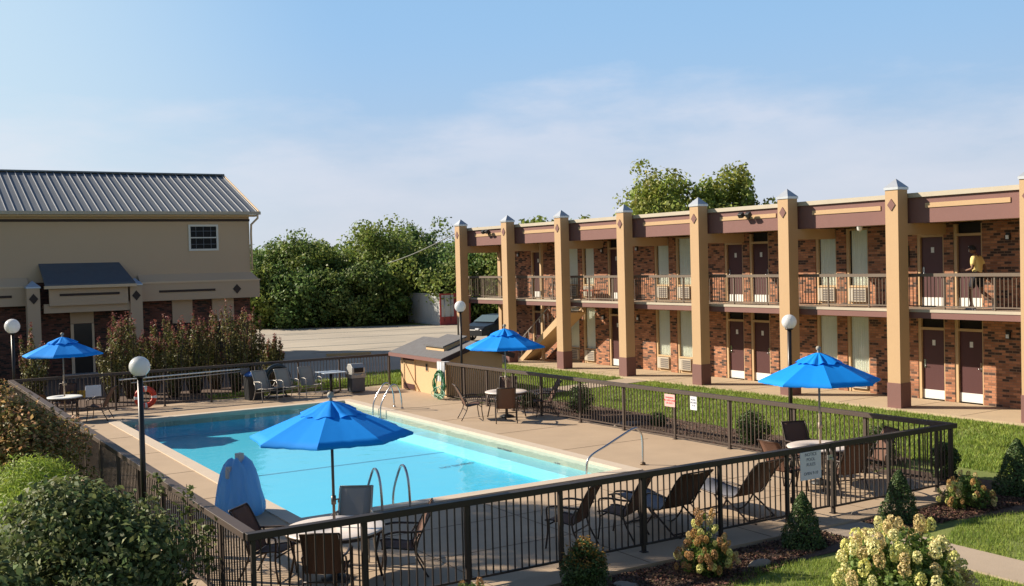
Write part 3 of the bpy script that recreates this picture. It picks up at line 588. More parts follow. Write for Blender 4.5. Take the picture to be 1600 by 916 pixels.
# fingers: short chains rooted in the palm
for wr, dr in (('wL',Vector((.05,.95,.15)).normalized()),('wR',Vector((0,.12,-1)).normalized())):
    pz = Vector(pp[wr]); pa = pz+dr*.07; i0 = len(V_); V_.append(tuple(pa)); Rr.append((.036,.018)); Ed.append((ix[wr],i0))
    side = dr.cross(Vector((1,0,0))).normalized()
    for q in range(4):
        o1 = pa+side*(.024*(q-1.5))+dr*.03; o2 = o1+dr*(.045-.006*abs(q-1.3))+Vector((.008,0,0)); o3 = o2+dr*.028+Vector((.016,0,0))
        j = len(V_); V_ += [tuple(o1),tuple(o2),tuple(o3)]; Rr += [.009,.008,.007]; Ed += [(i0,j),(j,j+1),(j+1,j+2)]
    j = len(V_); V_ += [tuple(pa+side*-.045),tuple(pa+side*-.058+dr*.035)]; Rr += [.011,.009]; Ed += [(ix[wr],j),(j,j+1)]
body = skin_obj('body', V_, Ed, Rr, SK, pe)
# head, bowed forward, with face features fused on
bm = bmesh.new(); bmesh.ops.create_uvsphere(bm, u_segments=24, v_segments=18, radius=.1)
for v in bm.verts:
    x,y,z = v.co; v.co.x *= .78; v.co.y *= .98; v.co.z *= 1.18
    if z < -.02: v.co.x *= 1+z*2.2; v.co.y = v.co.y*(1+z*1.2)+.012
    if y > .06 and abs(x) < .022 and -.03 < z < .015: v.co.y += .018*(1-abs(x)/.022)     # nose
    if y > .06 and abs(abs(x)-.033) < .016 and .005 < z < .03: v.co.y -= .008            # eye sockets
    if y > .05 and abs(x) < .03 and -.06 < z < -.045: v.co.y += .006                     # mouth
for sgn in (-1,1):
    r_ = bmesh.ops.create_uvsphere(bm, u_segments=8, v_segments=6, radius=.03)['verts']
    for v in r_: v.co = Vector((v.co.x*.3+sgn*.079, v.co.y*.6-.005, v.co.z+.0))
me = bpy.data.meshes.new('head'); bm.to_mesh(me); bm.free(); [setattr(p,'use_smooth',True) for p in me.polygons]; me.materials.append(SK)
hd = bpy.data.objects.new('head', me); COL.objects.link(hd); hd.parent = pe; hd.location = (0,.13,1.665); hd.rotation_euler = (R(-32),0,0)
bm = bmesh.new(); bmesh.ops.create_icosphere(bm, subdivisions=4, radius=.101); rd = random.Random(4)
bmesh.ops.delete(bm, geom=[v for v in bm.verts if v.co.z < .045-(.075 if v.co.y < .035 else 0)-(.03 if v.co.y < -.03 else 0)], context='VERTS')
for v in bm.verts: v.co.x *= .83; v.co.z *= 1.2; v.co += v.co.normalized()*rd.uniform(0,.006)
me = bpy.data.meshes.new('hair'); bm.to_mesh(me); bm.free(); me.materials.append(HAIR); h2 = bpy.data.objects.new('hair', me); COL.objects.link(h2); h2.parent = hd
for sgn in (-1,1):
    b = MB(); b.lathe([(.001,-.009),(.009,0),(.001,.009)],8); q = b.build('eye', mat('eye',(.5,.5,.5),.3), hd); q.location = (sgn*.031,.087,.018)
def sub(keys, edges, rad, name, m):
    kk = list(keys); j = {k:i for i,k in enumerate(kk)}; return skin_obj(name, [keys[k] for k in kk], [(j[a],j[c]) for a,c in edges], [rad[k] for k in kk], m, pe)
sub({'w':(0,0,.97),'c':(0,.02,1.30),'n':(0,.04,1.46),'sL':(-.19,.02,1.42),'eL':(-.232,.02,1.22),'sR':(.19,.02,1.42),'eR':(.245,-.06,1.22)},
    [('w','c'),('c','n'),('c','sL'),('sL','eL'),('c','sR'),('sR','eR')], {'w':(.175,.135),'c':(.175,.135),'n':(.085,.08),'sL':.078,'eL':.07,'sR':.078,'eR':.07}, 'shirt', mat('yellow_shirt',(.85,.66,.25),.85,bump=.3,bscale=14))
sub({'p':(0,0,1.02),'hL':(-.10,.01,.92),'kL':(-.115,.13,.58),'hR':(.10,0,.92),'kR':(.105,-.05,.58)}, [('p','hL'),('hL','kL'),('p','hR'),('hR','kR')],
    {'p':(.165,.125),'hL':.115,'kL':.092,'hR':.115,'kR':.092}, 'shorts', mat('navy_shorts',(.022,.022,.03),.85,bump=.3,bscale=14))
SH = mat('grey_shoe',(.22,.23,.26),.6)
b = MB(); b.tube([(-.10,.02,.045),(-.10,.10,.055),(-.10,.22,.045),(-.10,.29,.035)],[.042,.05,.046,.03],10); b.box(-.142,-.058,0,.30,.0,.022); b.build('shoe', SH, pe)
b = MB(); b.tube([(.10,-.455,.24),(.10,-.43,.17),(.10,-.39,.06),(.10,-.37,.01)],[.042,.05,.046,.03],10); b.box(.06,.14,-.475,-.45,.02,.26); b.build('shoe', SH, pe)
# ================================================================ office building across the far end
ob = empty('office_building', (0,49.2,0), 0, 'tan two storey building with grey metal roof and shaded front behind the pool', 'building')
TAN = mat('tan_stucco', (.62,.465,.32), .9, bump=.12, bscale=60, var=.3, vscale=.5, col2=(.56,.42,.285), dirt=.05)
TANL = mat('tan_trim', (.78,.60,.41), .85, var=.2); DBR = mat('dark_brown', (.05,.032,.026), .7)
XL, XE = -26, 15.85
b = MB(); b.box(XL,XE,0,9.8,4.0,6.95); b.add([(XE,0,6.95),(XE,9.8,6.95),(XE,4.9,9.0)],[(0,1,2)]); b.build('upper_wall', TAN, ob)
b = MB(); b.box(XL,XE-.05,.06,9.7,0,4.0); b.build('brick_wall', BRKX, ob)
b = MB()                                      # belt: sloped top, projecting
for (xa,xb) in ((XL,6.25),(10.75,XE+.27)):
    b.add([(xa,0,4.22),(xb-.25 if xb>12 else xb,0,4.22),(xb,-.42,3.86),(xa,-.42,3.86),(xb,-.42,3.05),(xa,-.42,3.05),(xb,.4,3.05),(xa,.4,3.05)],[(0,1,2,3),(3,2,4,5),(5,4,6,7)])
b.add([(XE-.002,0,4.22),(XE-.002,9.8,4.22),(XE+.27,10,3.86),(XE+.27,-.42,3.86),(XE+.27,-.42,3.05),(XE+.27,10,3.05)],[(0,1,2,3),(3,2,5,4)]); b.build('belt_course', TAN, ob)
b = MB(); b.box(XL,6.2,-.455,-.421,3.80,3.862); b.box(10.8,XE+.3,-.46,-.421,3.82,3.90); b.build('belt_trim', TANL, ob)
for xa,xb in ((11.55,14.05),(2,5.6),(-8,-1)): b = MB(); b.box(xa,xb,-.45,-.421,3.41,3.51); b.build('belt_stripe', DBR, ob)
for x in (15.05,): b = MB(); b.prism([(x,3.24),(x+.19,3.46),(x,3.68),(x-.19,3.46)],-.447,-.421,'y'); b.build('diamond_tile', DBR, ob)
for (xa,xb) in ((12.2,13.1),(14.0,15.0)): 
    b = MB(); b.box(xa,xb,-.02,.2,2.0,3.04); b.build('wall_panel', TAN, ob)
    b = MB(); b.box(xa+.08,xb-.08,.02,.055,.6,1.98); b.build('window_pane', DARK, ob)
b = MB(); b.box(XL,XE+.02,-.03,-.002,6.57,6.68); b.build('eave_band', DBR, ob)
b = MB(); b.box(XL,XE+.25,-.35,-.001,6.78,6.86); b.build('soffit', TANL, ob)
RM = mat('metal_roof', (.17,.19,.215), .6, .2, var=.3, vscale=.6, col2=(.14,.155,.18))
b = MB(); y0,z0,y1,z1 = -.45,6.98,4.95,9.1; XR = XE+.35
b.add([(XL,y0,z0),(XR,y0,z0),(XR,y1,z1),(XL,y1,z1),(XR,10.3,z0),(XL,10.3,z0),(XL,y0,z0-.05),(XR,y0,z0-.05),(XR,y1,z1-.08),(XR,10.3,z0-.05)],[(0,1,2,3),(3,2,4,5),(0,6,7,1),(1,7,8,2),(2,8,9,4)])
rf = b.build('roof', RM, ob)
b = MB(); x = XR-.12
while x > -12: b.bar((x,y0,z0+.02),(x,y1-.05,z1+.015),.022,.04,(0,-.37,1)); x -= .33
b.build('roof_ribs', mat('roof_rib',(.36,.38,.41),.6,.1), rf)
b = MB(); b.bar((XL,y1,z1+.04),(XR,y1,z1+.04),.34,.07); b.build('ridge_cap', RM, rf)
b = MB(); b.bar((XR-.02,y0,z0-.01),(XR-.02,y1,z1-.01),.05,.16,(0,-.37,1)); b.build('rake_trim', TANL, rf)
b = MB(); b.box(XL,XR+.03,-.58,-.452,6.86,7.0); b.build('gutter', mat('gutter',(.50,.44,.35),.5), ob)
b = MB(); b.tube([(XR-.1,-.5,6.86),(XR-.1,-.5,6.70),(XE+.06,-.12,6.42),(XE+.06,-.05,6.0),(XE+.06,-.05,4.3)],.05,8); b.build('downspout', TANL, ob)
# window of the upper floor
b = MB(); xa,xb,za,zb = 13.03,14.38,5.24,6.43
b.box(xa,xb,-.05,-.002,za,za+.09); b.box(xa,xb,-.05,-.002,zb-.09,zb); b.box(xa,xa+.09,-.05,-.002,za+.09,zb-.09); b.box(xb-.09,xb,-.05,-.002,za+.09,zb-.09)
b.box(xa+.09,xb-.09,-.045,-.02,(za+zb)/2-.025,(za+zb)/2+.025)
f_ = b.build('window', WHT, ob)
b = MB()
for i in range(1,4): x = xa+(xb-xa)*i/4; b.box(x-.012,x+.012,-.026,-.012,za+.09,(za+zb)/2-.026); b.box(x-.012,x+.012,-.026,-.012,(za+zb)/2+.026,zb-.09)
for z in ((za*.75+zb*.25),(za*.25+zb*.75)): b.box(xa+.09,xb-.09,-.0255,-.0125,z-.012,z+.012)
b.build('muntins', mat('muntin',(.12,.14,.17),.6), f_)
b = MB(); b.box(xa+.09,xb-.09,-.011,-.004,za+.09,zb-.09); b.build('pane', mat('dark_glass',(.008,.010,.014),.35,spec=.15), f_)
# porch: shed roof, sign board, two columns, door
b = MB(); b.add([(6.72,-.01,4.80),(9.98,-.01,4.80),(10.4,-1.15,3.92),(6.78,-1.15,3.92),(6.72,-.01,4.72),(9.98,-.01,4.72),(10.4,-1.15,3.84),(6.78,-1.15,3.84)],[(0,1,2,3),(4,7,6,5),(0,3,7,4),(1,5,6,2),(3,2,6,7)])
b.build('porch_roof', mat('porch_shingle',(.10,.125,.16),.55,.2,var=.4,bump=.3,bscale=20), ob)
b = MB(); b.box(6.74,10.44,-1.27,-1.152,3.74,3.86); b.build('porch_gutter', TANL, ob)
b = MB(); b.box(6.95,10.1,-1.05,-.9,3.02,3.74); b.box(6.75,10.2,-.88,-.7,2.72,3.1); b.box(6.8,10.2,-.69,.05,2.9,3.0); b.build('porch_beam', TAN, ob)
b = MB(); b.box(7.35,9.75,-1.08,-1.052,3.42,3.52); b.build('porch_stripe', DBR, ob)
for x in (6.1,10.2):
    b = MB(); b.box(x,x+.5,-1.0,-.5,0,3.78); c_ = b.build('porch_column', TAN, ob)
    b = MB(); b.box(x-.03,x+.53,-1.03,-.47,3.78,3.84); b.add([(x-.03,-1.03,3.84),(x+.53,-1.03,3.84),(x+.53,-.47,3.84),(x-.03,-.47,3.84),(x+.25,-.75,4.10)],[(0,1,4),(1,2,4),(2,3,4),(3,0,4)]); b.build('column_cap', mat('cap_blue',(.45,.55,.68),.4,.5), c_)
    b = MB(); b.prism([(x+.25,3.12),(x+.43,3.34),(x+.25,3.56),(x+.07,3.34)],-1.03,-1.001,'y'); b.build('diamond_tile', DBR, c_)
b = MB(); b.box(7.9,8.85,-.01,.055,2.2,2.9); b.build('door_header', TAN, ob); b = MB(); b.box(7.9,8.02,-.03,.056,0,2.18); b.box(8.76,8.85,-.03,.056,0,2.18); b.build('door_frame', TANL, ob)
b = MB(); b.box(8.02,8.76,.0,.05,.02,2.18); d_ = b.build('door', mat('dark_door',(.02,.018,.018),.3), ob); b = MB(); b.tube([(8.1,-.06,.9),(8.1,-.06,1.3)],.015,6); b.build('handle', STEEL, d_)
b = MB(); b.box(7.5,9.3,-1.1,-.02,-.1,.06); b.build('door_step', mat('step',(.5,.48,.45),.8), ob)

# ================================================================ pump house
sh = empty('pump_house', (16.45,31.15,0), 0, 'low beige pump house with shingled gable roof at the pool corner', 'shed')
SHW = mat('shed_beige', (.66,.44,.24), .85, bump=.1, bscale=60, var=.3, vscale=1.5, col2=(.60,.39,.20), dirt=.08)
ys, ye = 0, 3.4; xs, xe, xr = 0, 2.15, 1.07; ze, zr = 1.30, 1.66
b = MB(); b.add([(xs,ys,0),(xe,ys,0),(xe,ys,ze),(xr,ys,zr),(xs,ys,ze),(xs,ye,0),(xe,ye,0),(xe,ye,ze),(xr,ye,zr),(xs,ye,ze)],[(0,1,2,3,4),(9,8,7,6,5),(0,4,9,5),(1,6,7,2)]); b.build('wall', SHW, sh)
SHR = mat('shingle', (.15,.15,.155), .9, bump=.6, bscale=30, var=.6, vscale=5, col2=(.11,.10,.10), dirt=.5)
b = MB(); e_ = .3; k_ = (zr-ze)/xr; th = .07
zl = ze-e_*k_+.03; zp = zr+.03
b.add([(-e_,-e_,zl),(xr,-e_,zp),(xe+e_,-e_,zl),(-e_,ye+e_,zl),(xr,ye+e_,zp),(xe+e_,ye+e_,zl)]+[(-e_,-e_,zl+th),(xr,-e_,zp+th),(xe+e_,-e_,zl+th),(-e_,ye+e_,zl+th),(xr,ye+e_,zp+th),(xe+e_,ye+e_,zl+th)],
      [(6,7,10,9),(7,8,11,10),(0,3,4,1),(1,4,5,2),(0,6,9,3),(2,5,11,8),(0,1,7,6),(1,2,8,7),(3,9,10,4),(4,10,11,5)]); rr = b.build('roof', SHR, sh)
b = MB(); b.box(-e_-.03,-e_-.001,-e_,ye+e_,zl-.07,zl+.05); b.build('eave_board', MAR, rr)
b = MB(); b.bar((-e_,-e_-.015,zl-.02),(xr,-e_-.015,zp-.02),.028,.16,(-k_,0,1)); b.bar((xr,-e_-.015,zp-.02),(xe+e_,-e_-.015,zl-.02),.028,.16,(k_,0,1)); b.build('barge_board', mat('barge',(.05,.03,.03),.7), rr)
b = MB(); hx0,hx1,hy0,hy1 = .18,.98,.45,1.75; zh = lambda x: ze+k_*x+.10
b.add([(hx0,hy0,zh(hx0)-.06),(hx1,hy0,zh(hx1)-.06),(hx1,hy1,zh(hx1)-.06),(hx0,hy1,zh(hx0)-.06),(hx0,hy0,zh(hx0)+.12),(hx1,hy0,zh(hx1)+.14),(hx1,hy1,zh(hx1)+.14),(hx0,hy1,zh(hx0)+.12)],[(0,1,5,4),(1,2,6,5),(2,3,7,6),(3,0,4,7)]); hb = b.build('roof_hatch', SHW, sh)
b = MB(); b.add([(hx0-.06,hy0-.06,zh(hx0)+.12),(hx1+.06,hy0-.06,zh(hx1)+.15),(hx1+.06,hy1+.06,zh(hx1)+.15),(hx0-.06,hy1+.06,zh(hx0)+.12),(hx0-.06,hy0-.06,zh(hx0)+.17),(hx1+.06,hy0-.06,zh(hx1)+.20),(hx1+.06,hy1+.06,zh(hx1)+.20),(hx0-.06,hy1+.06,zh(hx0)+.17)],[(0,3,2,1),(4,5,6,7),(0,1,5,4),(1,2,6,5),(2,3,7,6),(3,0,4,7)]); b.build('hatch_lid', SHR, hb)
b = MB(); b.box(-.03,-.001,2.25,3.15,.02,1.16); d_ = b.build('door', SHW, sh)
for za_,zb_ in ((.04,.22),(1.04,1.15)): b = MB(); b.box(-.05,-.031,2.28,3.12,za_,zb_); b.build('door_rail', MARD, d_)
b = MB(); b.box(-.052,-.032,3.04,3.12,.23,1.03); b.bar((-.05,3.02,.98),(-.05,1.95,.02),.02,.05,(0,1,1)); b.build('door_brace', BTR, d_)
b = MB(); b.box(-.012,-.001,1.26,1.46,.74,1.02); w_ = b.build('window', BTR, sh); b = MB(); b.box(-.02,-.013,1.29,1.43,.77,.99); b.build('pane', DARK, w_)

# ================================================================ patio furniture
BLU = mat('umbrella_blue', (.004,.29,.92), .75, bump=.08, bscale=14, trans=.12, var=.1, vscale=3, col2=(.004,.27,.86), spec=.25)
WOODP = mat('pole_tan', (.36,.28,.20), .5); POLE = mat('pole_dark', (.11,.085,.07), .4, .3)
def umbrella(loc, label, pole=WOODP, rz=.2, tilt=0, fin=(.42,.38,.30), sid=0, R0=1.14, apex=2.46, rim=1.98):
    e = empty('patio_umbrella', loc, rz, label, 'umbrella', 'blue patio umbrellas standing in the round tables')
    b = MB(); b.tube([(0,0,.02),(0,0,apex)],.021,10); b.build('pole', pole, e)
    b = MB(); b.lathe([(.0,.0),(.20,.0),(.21,.03),(.10,.07),(.04,.09),(.032,.26),(.0,.26)],20); b.build('base', BL, e)
    b = MB(); b.tube([(0,0,1.05),(0,0,1.17)],.035,8); b.tube([(.03,0,1.11),(.08,0,1.11),(.08,0,1.06)],.012,6); b.build('crank', pole, e)
    n = 8; ng, m_ = 8, 8; b = MB(); rd = random.Random(sid)      # canopy: one smooth, slightly sagging panel between each pair of ribs
    for k in range(n):
        vs = []; sg = rd.uniform(.8,1.3)
        for g_ in range(ng+1):
            t = max(.004, g_/ng)
            for q_ in range(m_+1):
                f = q_/m_; a = 2*math.pi*(k+f)/n; ch = math.cos(math.pi/n)/math.cos((f-.5)*2*math.pi/n); r = R0*t*ch*(1-.03*t*t*math.sin(math.pi*f))
                vs.append((r*math.cos(a), r*math.sin(a), apex-(apex-rim)*(t**1.10)-.020*sg*math.sin(math.pi*f)*t*(1.25-t)-.006*math.sin(2*math.pi*f*3+k)*t*t*math.sin(math.pi*f)))
        for q_ in range(m_+1): x,y,z = vs[ng*(m_+1)+q_]; vs.append((x*.995,y*.995,z-.035))        # hem
        b.add(vs, [(g_*(m_+1)+q_,(g_+1)*(m_+1)+q_,(g_+1)*(m_+1)+q_+1,g_*(m_+1)+q_+1) for g_ in range(ng+1) for q_ in range(m_)], True)
    ca = b.build('canopy', BLU, e)
    b = MB(); q = 72; rows = [(.03,apex+.035),(.14,apex-.0),(.30,apex-.075),(.42,apex-.125)]; vs = []
    for i,(r,z) in enumerate(rows):
        for k in range(q): a = 2*math.pi*k/q; ru = i/3; vs.append(((r+.02*ru*math.sin(14*a+sid))*math.cos(a),(r+.02*ru*math.sin(14*a+sid))*math.sin(a), z+.016*ru*math.sin(14*a+sid)*math.sin(3*a+sid)-.03*ru*abs(math.sin(4*a))+.02*(i==2)*math.sin(5*a+sid)))
    b.add(vs, [(i*q+k,(i+1)*q+k,(i+1)*q+(k+1)%q,i*q+(k+1)%q) for i in range(3) for k in range(q)], True); b.build('vent_cap', BLU, ca)
    b = MB(); b.lathe([(.02,apex+.0),(.03,apex+.05),(.018,apex+.07),(.045,apex+.095),(.05,apex+.125),(.032,apex+.155),(0,apex+.165)],14); b.build('finial', mat('finial',(.34,.30,.24),.6), e)
    b = MB()
    for k in range(n): a = 2*math.pi*k/n; c_,s_ = math.cos(a),math.sin(a); b.bar((.03*c_,.03*s_,apex-.05),(R0*.98*c_,R0*.98*s_,rim-.012),.014,.02); b.bar((.03*c_,.03*s_,apex-.5),(R0*.5*c_,R0*.5*s_,(apex+rim)/2-.05),.012,.012)
    b.build('ribs', pole, e)
    return e
TT = mat('table_top', (.72,.62,.54), .35, var=.2, vscale=4, col2=(.66,.60,.53)); BRN = mat('brown_frame', (.05,.032,.025), .4, .2)
def table(loc, label, r=.58, n=4, rz=0, top=TT, grp='round patio tables'):
    e = empty('patio_table', loc, rz, label, 'table', grp)
    b = MB(); b.lathe([(.03,.70),(r-.02,.70),(r,.705),(r,.722),(r-.02,.732),(.03,.732),(.03,.70)],40); b.build('tabletop', top, e)
    b = MB(); b.lathe([(r-.05,.66),(r-.02,.66),(r-.02,.70),(r-.05,.70),(r-.05,.66)],40); b.build('apron', BRN, e)
    for k in range(n): a = 2*math.pi*(k+.5)/n; c_,s_ = math.cos(a),math.sin(a); b = MB(); b.tube([((r-.06)*c_,(r-.06)*s_,.69),((r-.14)*c_,(r-.14)*s_,.35),((r-.06)*c_,(r-.06)*s_,.0)],.018,8); b.build('leg', BRN, e)
    return e
SLING = mat('brown_sling', (.13,.062,.038), .8, bump=.3, bscale=120, dirt=.15); GSL = mat('grey_sling', (.34,.31,.27), .8, bump=.3, bscale=120, dirt=.15); GFR = mat('grey_frame',(.36,.34,.31),.4,.3)
def chair_mesh(sl, fr, tag_='a', bh=.98, recl=.20):
    # faces +y; origin on the ground under the seat
    e = empty('patio_chair')
    def sling(name, prof, wd, mm):
        P = catmull([(0,y,z) for y,z in prof], 5); n = len(P); vs = []
        for x in (-wd,-wd*.5,0,wd*.5,wd):
            for p in P: vs.append((x,p.y,p.z-.012*(1-(x/wd)**2)))
        for x in (-wd,-wd*.5,0,wd*.5,wd):
            for p in P: vs.append((x,p.y-.004,p.z-.012*(1-(x/wd)**2)-.008))
        fs = [(j*n+i,j*n+i+1,(j+1)*n+i+1,(j+1)*n+i) for j in range(4) for i in range(n-1)]; fs += [tuple(5*n+k for k in f[::-1]) for f in fs]
        for j in range(4): fs += [(j*n,(j+1)*n,(j+6)*n,(j+5)*n),(j*n+n-1,(j+5)*n+n-1,(j+6)*n+n-1,(j+1)*n+n-1)]
        fs += [(i,5*n+i,5*n+i+1,i+1) for i in range(n-1)]+[(4*n+i,4*n+i+1,9*n+i+1,9*n+i) for i in range(n-1)]
        b = MB(); b.add(vs, fs, True); return b.build(name, mm, e)
    sling('seat', [(.27,.425),(.20,.44),(0,.415),(-.17,.395)], .235, sl)
    sling('backrest', [(-.185,.40),(-.235,.52),(-.27-recl*.3,.72),(-.30-recl*.7,bh-.06),(-.34-recl*.75,bh)], .235, sl)
    for sx in (-1,1):
        x = .25*sx
        b = MB(); b.tube(catmull([(x,.28,.425),(x,.18,.44),(x,0,.415),(x,-.19,.395),(x,-.235,.52),(x,-.27-recl*.3,.72),(x,-.30-recl*.7,bh-.06),(x,-.34-recl*.75,bh)],4),.014,6); b.build('side_frame', fr, e)
        xo = .285*sx
        b = MB(); b.tube(catmull([(xo,.26,.0),(xo,.22,.30),(xo,.235,.60),(xo,.18,.645)],4),.014,6); b.build('leg', fr, e)
        b = MB(); b.tube(catmull([(xo,-.36,.0),(xo,-.20,.30),(xo,-.18,.50)],4)+[Vector((xo,-.25,.62))],.014,6); b.build('leg', fr, e)
        b = MB(); b.tube(catmull([(xo,.19,.645),(xo,.05,.66),(xo,-.15,.645),(xo*.9,-.27-recl*.2,.64)],4),.017,6); b.build('armrest', fr, e)
    for a_, c_ in (((-.285,.225,.36),(.285,.225,.36)),((-.285,-.21,.28),(.285,-.21,.28)),((-.25,-.34-recl*.75,bh),(.25,-.34-recl*.75,bh))): b = MB(); b.tube([a_,c_],.012,6); b.build('cross_bar', fr, e)
    return e
first = {}
def chair(x, y, face, label, kind='b', grp='brown sling patio chairs'):
    """face: direction the sitter looks, radians from +y counter-clockwise"""
    if kind not in first:
        first[kind] = o = chair_mesh(SLING if kind=='b' else GSL, BRN if kind=='b' else GFR)
    else: o = copy_tree(first[kind])
    return place(o, (x,y,0), face, label, 'chair', grp)
def toward(x, y, tx, ty): return math.atan2(-(tx-x), ty-y)
U1 = (5.60,14.05); U2 = (15.6,25.95); U3 = (15.55,14.35); U4 = (5.22,34.0)
umbrella((*U1,0), 'blue patio umbrella nearest the camera, in front of the pool', POLE, rz=.24, sid=1, rim=2.03)
umbrella((*U2,0), 'blue patio umbrella beside the pump house, right of the pool', rz=.05, sid=2)
umbrella((*U3,0), 'blue patio umbrella at the right end of the pool deck near the gate', rz=.15, sid=3)
umbrella((*U4,0), 'blue patio umbrella at the far left corner by the tan building', rz=.4, sid=4)
table((*U1,0), 'round pale table under the nearest umbrella', r=.70, rz=.4)
table((*U2,0), 'round pale table under the umbrella beside the pump house', r=.60, rz=.2)
table((*U3,0), 'round pale table under the right umbrella near the gate', r=.62, rz=.6)
table((*U4,0), 'white table under the far left umbrella', r=.50, rz=.1, top=WHT)
def around(U, items, kind='b'):
    for dx, dy, lab in items: x, y = U[0]+dx, U[1]+dy; g_ = 'grey' in lab; chair(x, y, toward(x,y,U[0],U[1])+random.Random(lab).uniform(-.1,.1), lab, 'g' if g_ else kind)
p = G(430,893); 
around(U1, [(-.72,.62,'brown chair at the left side of the nearest table, back curled to the left'),
            (-.42,-.78,'brown chair at the nearest table with its back to the camera'),
            (.86,-.30,'brown chair at the right side of the nearest table'),
            (.62,.86,'grey backed chair on the pool side of the nearest table')])
around(U2, [(-.95,.30,'brown chair left of the table beside the pump house'),
            (-.50,-.80,'brown chair with its back to the camera at the table by the pump house'),
            (.95,-.45,'brown chair right of the table beside the pump house'),
            (.55,.85,'brown chair behind the table beside the pump house')])
around(U3, [(-.95,-.05,'brown chair left of the table under the right umbrella'),
            (.45,.85,'brown chair behind the table under the right umbrella'),
            (.95,-.35,'brown chair right of the table under the right umbrella'),
            (-.3,-.85,'brown chair between the right umbrella table and the gate')])
around(U4, [(.85,-.45,'brown chair right of the far left table in the shade'),
            (.2,.9,'dark chair behind the far left table in the shade'),
            (-.6,-.8,'dark chair near the bush at the far left table')])
chair(9.2,13.55,.55,'brown chair behind the near fence, left of two facing the pool')
chair(10.15,13.5,.5,'brown chair behind the near fence, right one of two facing the pool')
chair(11.45,34.35,R(-168),'grey sling chair at the far fence, leftmost of three','g','grey sling chairs along the far fence')
chair(12.2,34.35,R(-172),'grey sling chair at the far fence, middle of three','g','grey sling chairs along the far fence')
chair(13.05,34.45,R(-176),'grey sling chair at the far fence, next to the tall pedestal table','g','grey sling chairs along the far fence')
# sun loungers
def lounger():
    e = empty('sun_lounger'); W_ = .30
    def strip(name, prof, m):
        P = catmull([(0,y,z) for y,z in prof], 5); n = len(P); vs = [(x,p.y,p.z-.012*(1-abs(x)/W_)) for x in (-W_,0,W_) for p in P] + [(x,p.y,p.z-.012-.012*(1-abs(x)/W_)) for x in (-W_,0,W_) for p in P]
        fs = [(j*n+i,j*n+i+1,(j+1)*n+i+1,(j+1)*n+i) for j in range(2) for i in range(n-1)]; fs += [tuple(3*n+k for k in f[::-1]) for f in fs]
        fs += [(i,3*n+i,3*n+i+1,i+1) for i in range(n-1)]+[(2*n+i,2*n+i+1,5*n+i+1,5*n+i) for i in range(n-1)]
        for j in range(2): fs += [(j*n,(j+1)*n,(j+4)*n,(j+3)*n),(j*n+n-1,(j+3)*n+n-1,(j+4)*n+n-1,(j+1)*n+n-1)]
        b = MB(); b.add(vs, fs, True); return b.build(name, m, e)
    strip('seat', [(1.28,.40),(1.05,.45),(.75,.40),(.35,.36),(0,.38)], mat('lounger_mesh',(.16,.16,.18),.85,bump=.3,bscale=120)); strip('backrest', [(-.03,.39),(-.22,.62),(-.42,.88),(-.55,1.0)], SLING)
    for s in (-1,1):
        x = s*(W_+.02)
        b = MB(); b.tube(catmull([(x,1.3,.39),(x,1.05,.45),(x,.75,.40),(x,.35,.36),(x,-.02,.38),(x,-.22,.62),(x,-.42,.88),(x,-.56,1.01)],4),.015,6); b.build('side_frame', BRN, e)
        b = MB(); b.tube(catmull([(x,1.2,.42),(x,1.10,.22),(x,.85,.01),(x,.45,.01),(x,.22,.20),(x,.12,.37)],5),.015,6); b.build('leg', BRN, e)
        b = MB(); b.tube(catmull([(x,.25,.37),(x,-.1,.16),(x,-.35,.01),(x,-.5,.01)],4),.015,6); b.build('leg', BRN, e)
        xa = s*(W_+.06); b = MB(); b.tube(catmull([(xa,.32,.37),(xa,.26,.58),(xa,.05,.62),(xa,-.22,.60)],4),.015,6); b.build('armrest', BRN, e)
    for y_, z_ in ((-.3,.02),(.8,.02),(-.56,1.01)): b = MB(); b.tube([(-W_,y_,z_),(W_,y_,z_)],.013,6); b.build('cross_bar', BRN, e)
    return e
lo = lounger(); place(lo, (11.1,13.32,0), R(2), 'brown backed sun lounger behind the near fence, left of two', 'sun lounger', 'sun loungers behind the near fence')
place(copy_tree(lo), (12.62,13.28,0), R(4), 'brown backed sun lounger nearer the gate sign, right of two', 'sun lounger', 'sun loungers behind the near fence')
# pedestal table and grill at the far fence
e = empty('pedestal_table', (13.95,34.9,0), 0, 'small square grey pedestal table by the far fence', 'table')
b = MB(); b.box(-.42,.42,-.42,.42,.72,.745); b.build('tabletop', mat('grey_top',(.50,.56,.62),.4), e, bevel=.006)
b = MB(); b.lathe([(.05,.05),(.05,.72)],12); b.bar((-.3,0,.03),(.3,0,.03),.05,.05); b.bar((0,-.3,.03),(0,.3,.03),.05,.05); b.box(-.15,.15,-.15,.15,.69,.72); b.build('pedestal', BL, e)
e = empty('charcoal_grill', (14.75,34.6,0), 0, 'grey cabinet grill with hood standing at the far fence', 'grill')
b = MB(); b.box(-.24,.24,-.22,.22,.03,.50); b.build('cabinet', mat('cab_grey',(.09,.10,.12),.5,.3), e, bevel=.01)
b = MB(); b.box(-.27,.27,-.25,.25,.50,.66); b.build('fire_box', mat('grill_grey',(.34,.34,.33),.5,.4,var=.4), e, bevel=.01)
b = MB(); b.prism([(-.25,.66),(.25,.66),(.25,.84),(.15,.98),(-.1,1.0),(-.25,.86)],-.24,.24,'x'); b.build('hood', mat('hood_grey',(.45,.44,.41),.45,.4), e, bevel=.015)
b = MB(); b.box(-.17,.17,-.268,-.251,.70,.86); b.build('hood_window', DARK, e); b = MB(); b.tube([(-.15,-.30,.62),(.15,-.30,.62)],.012,6); b.build('handle', STEEL, e)
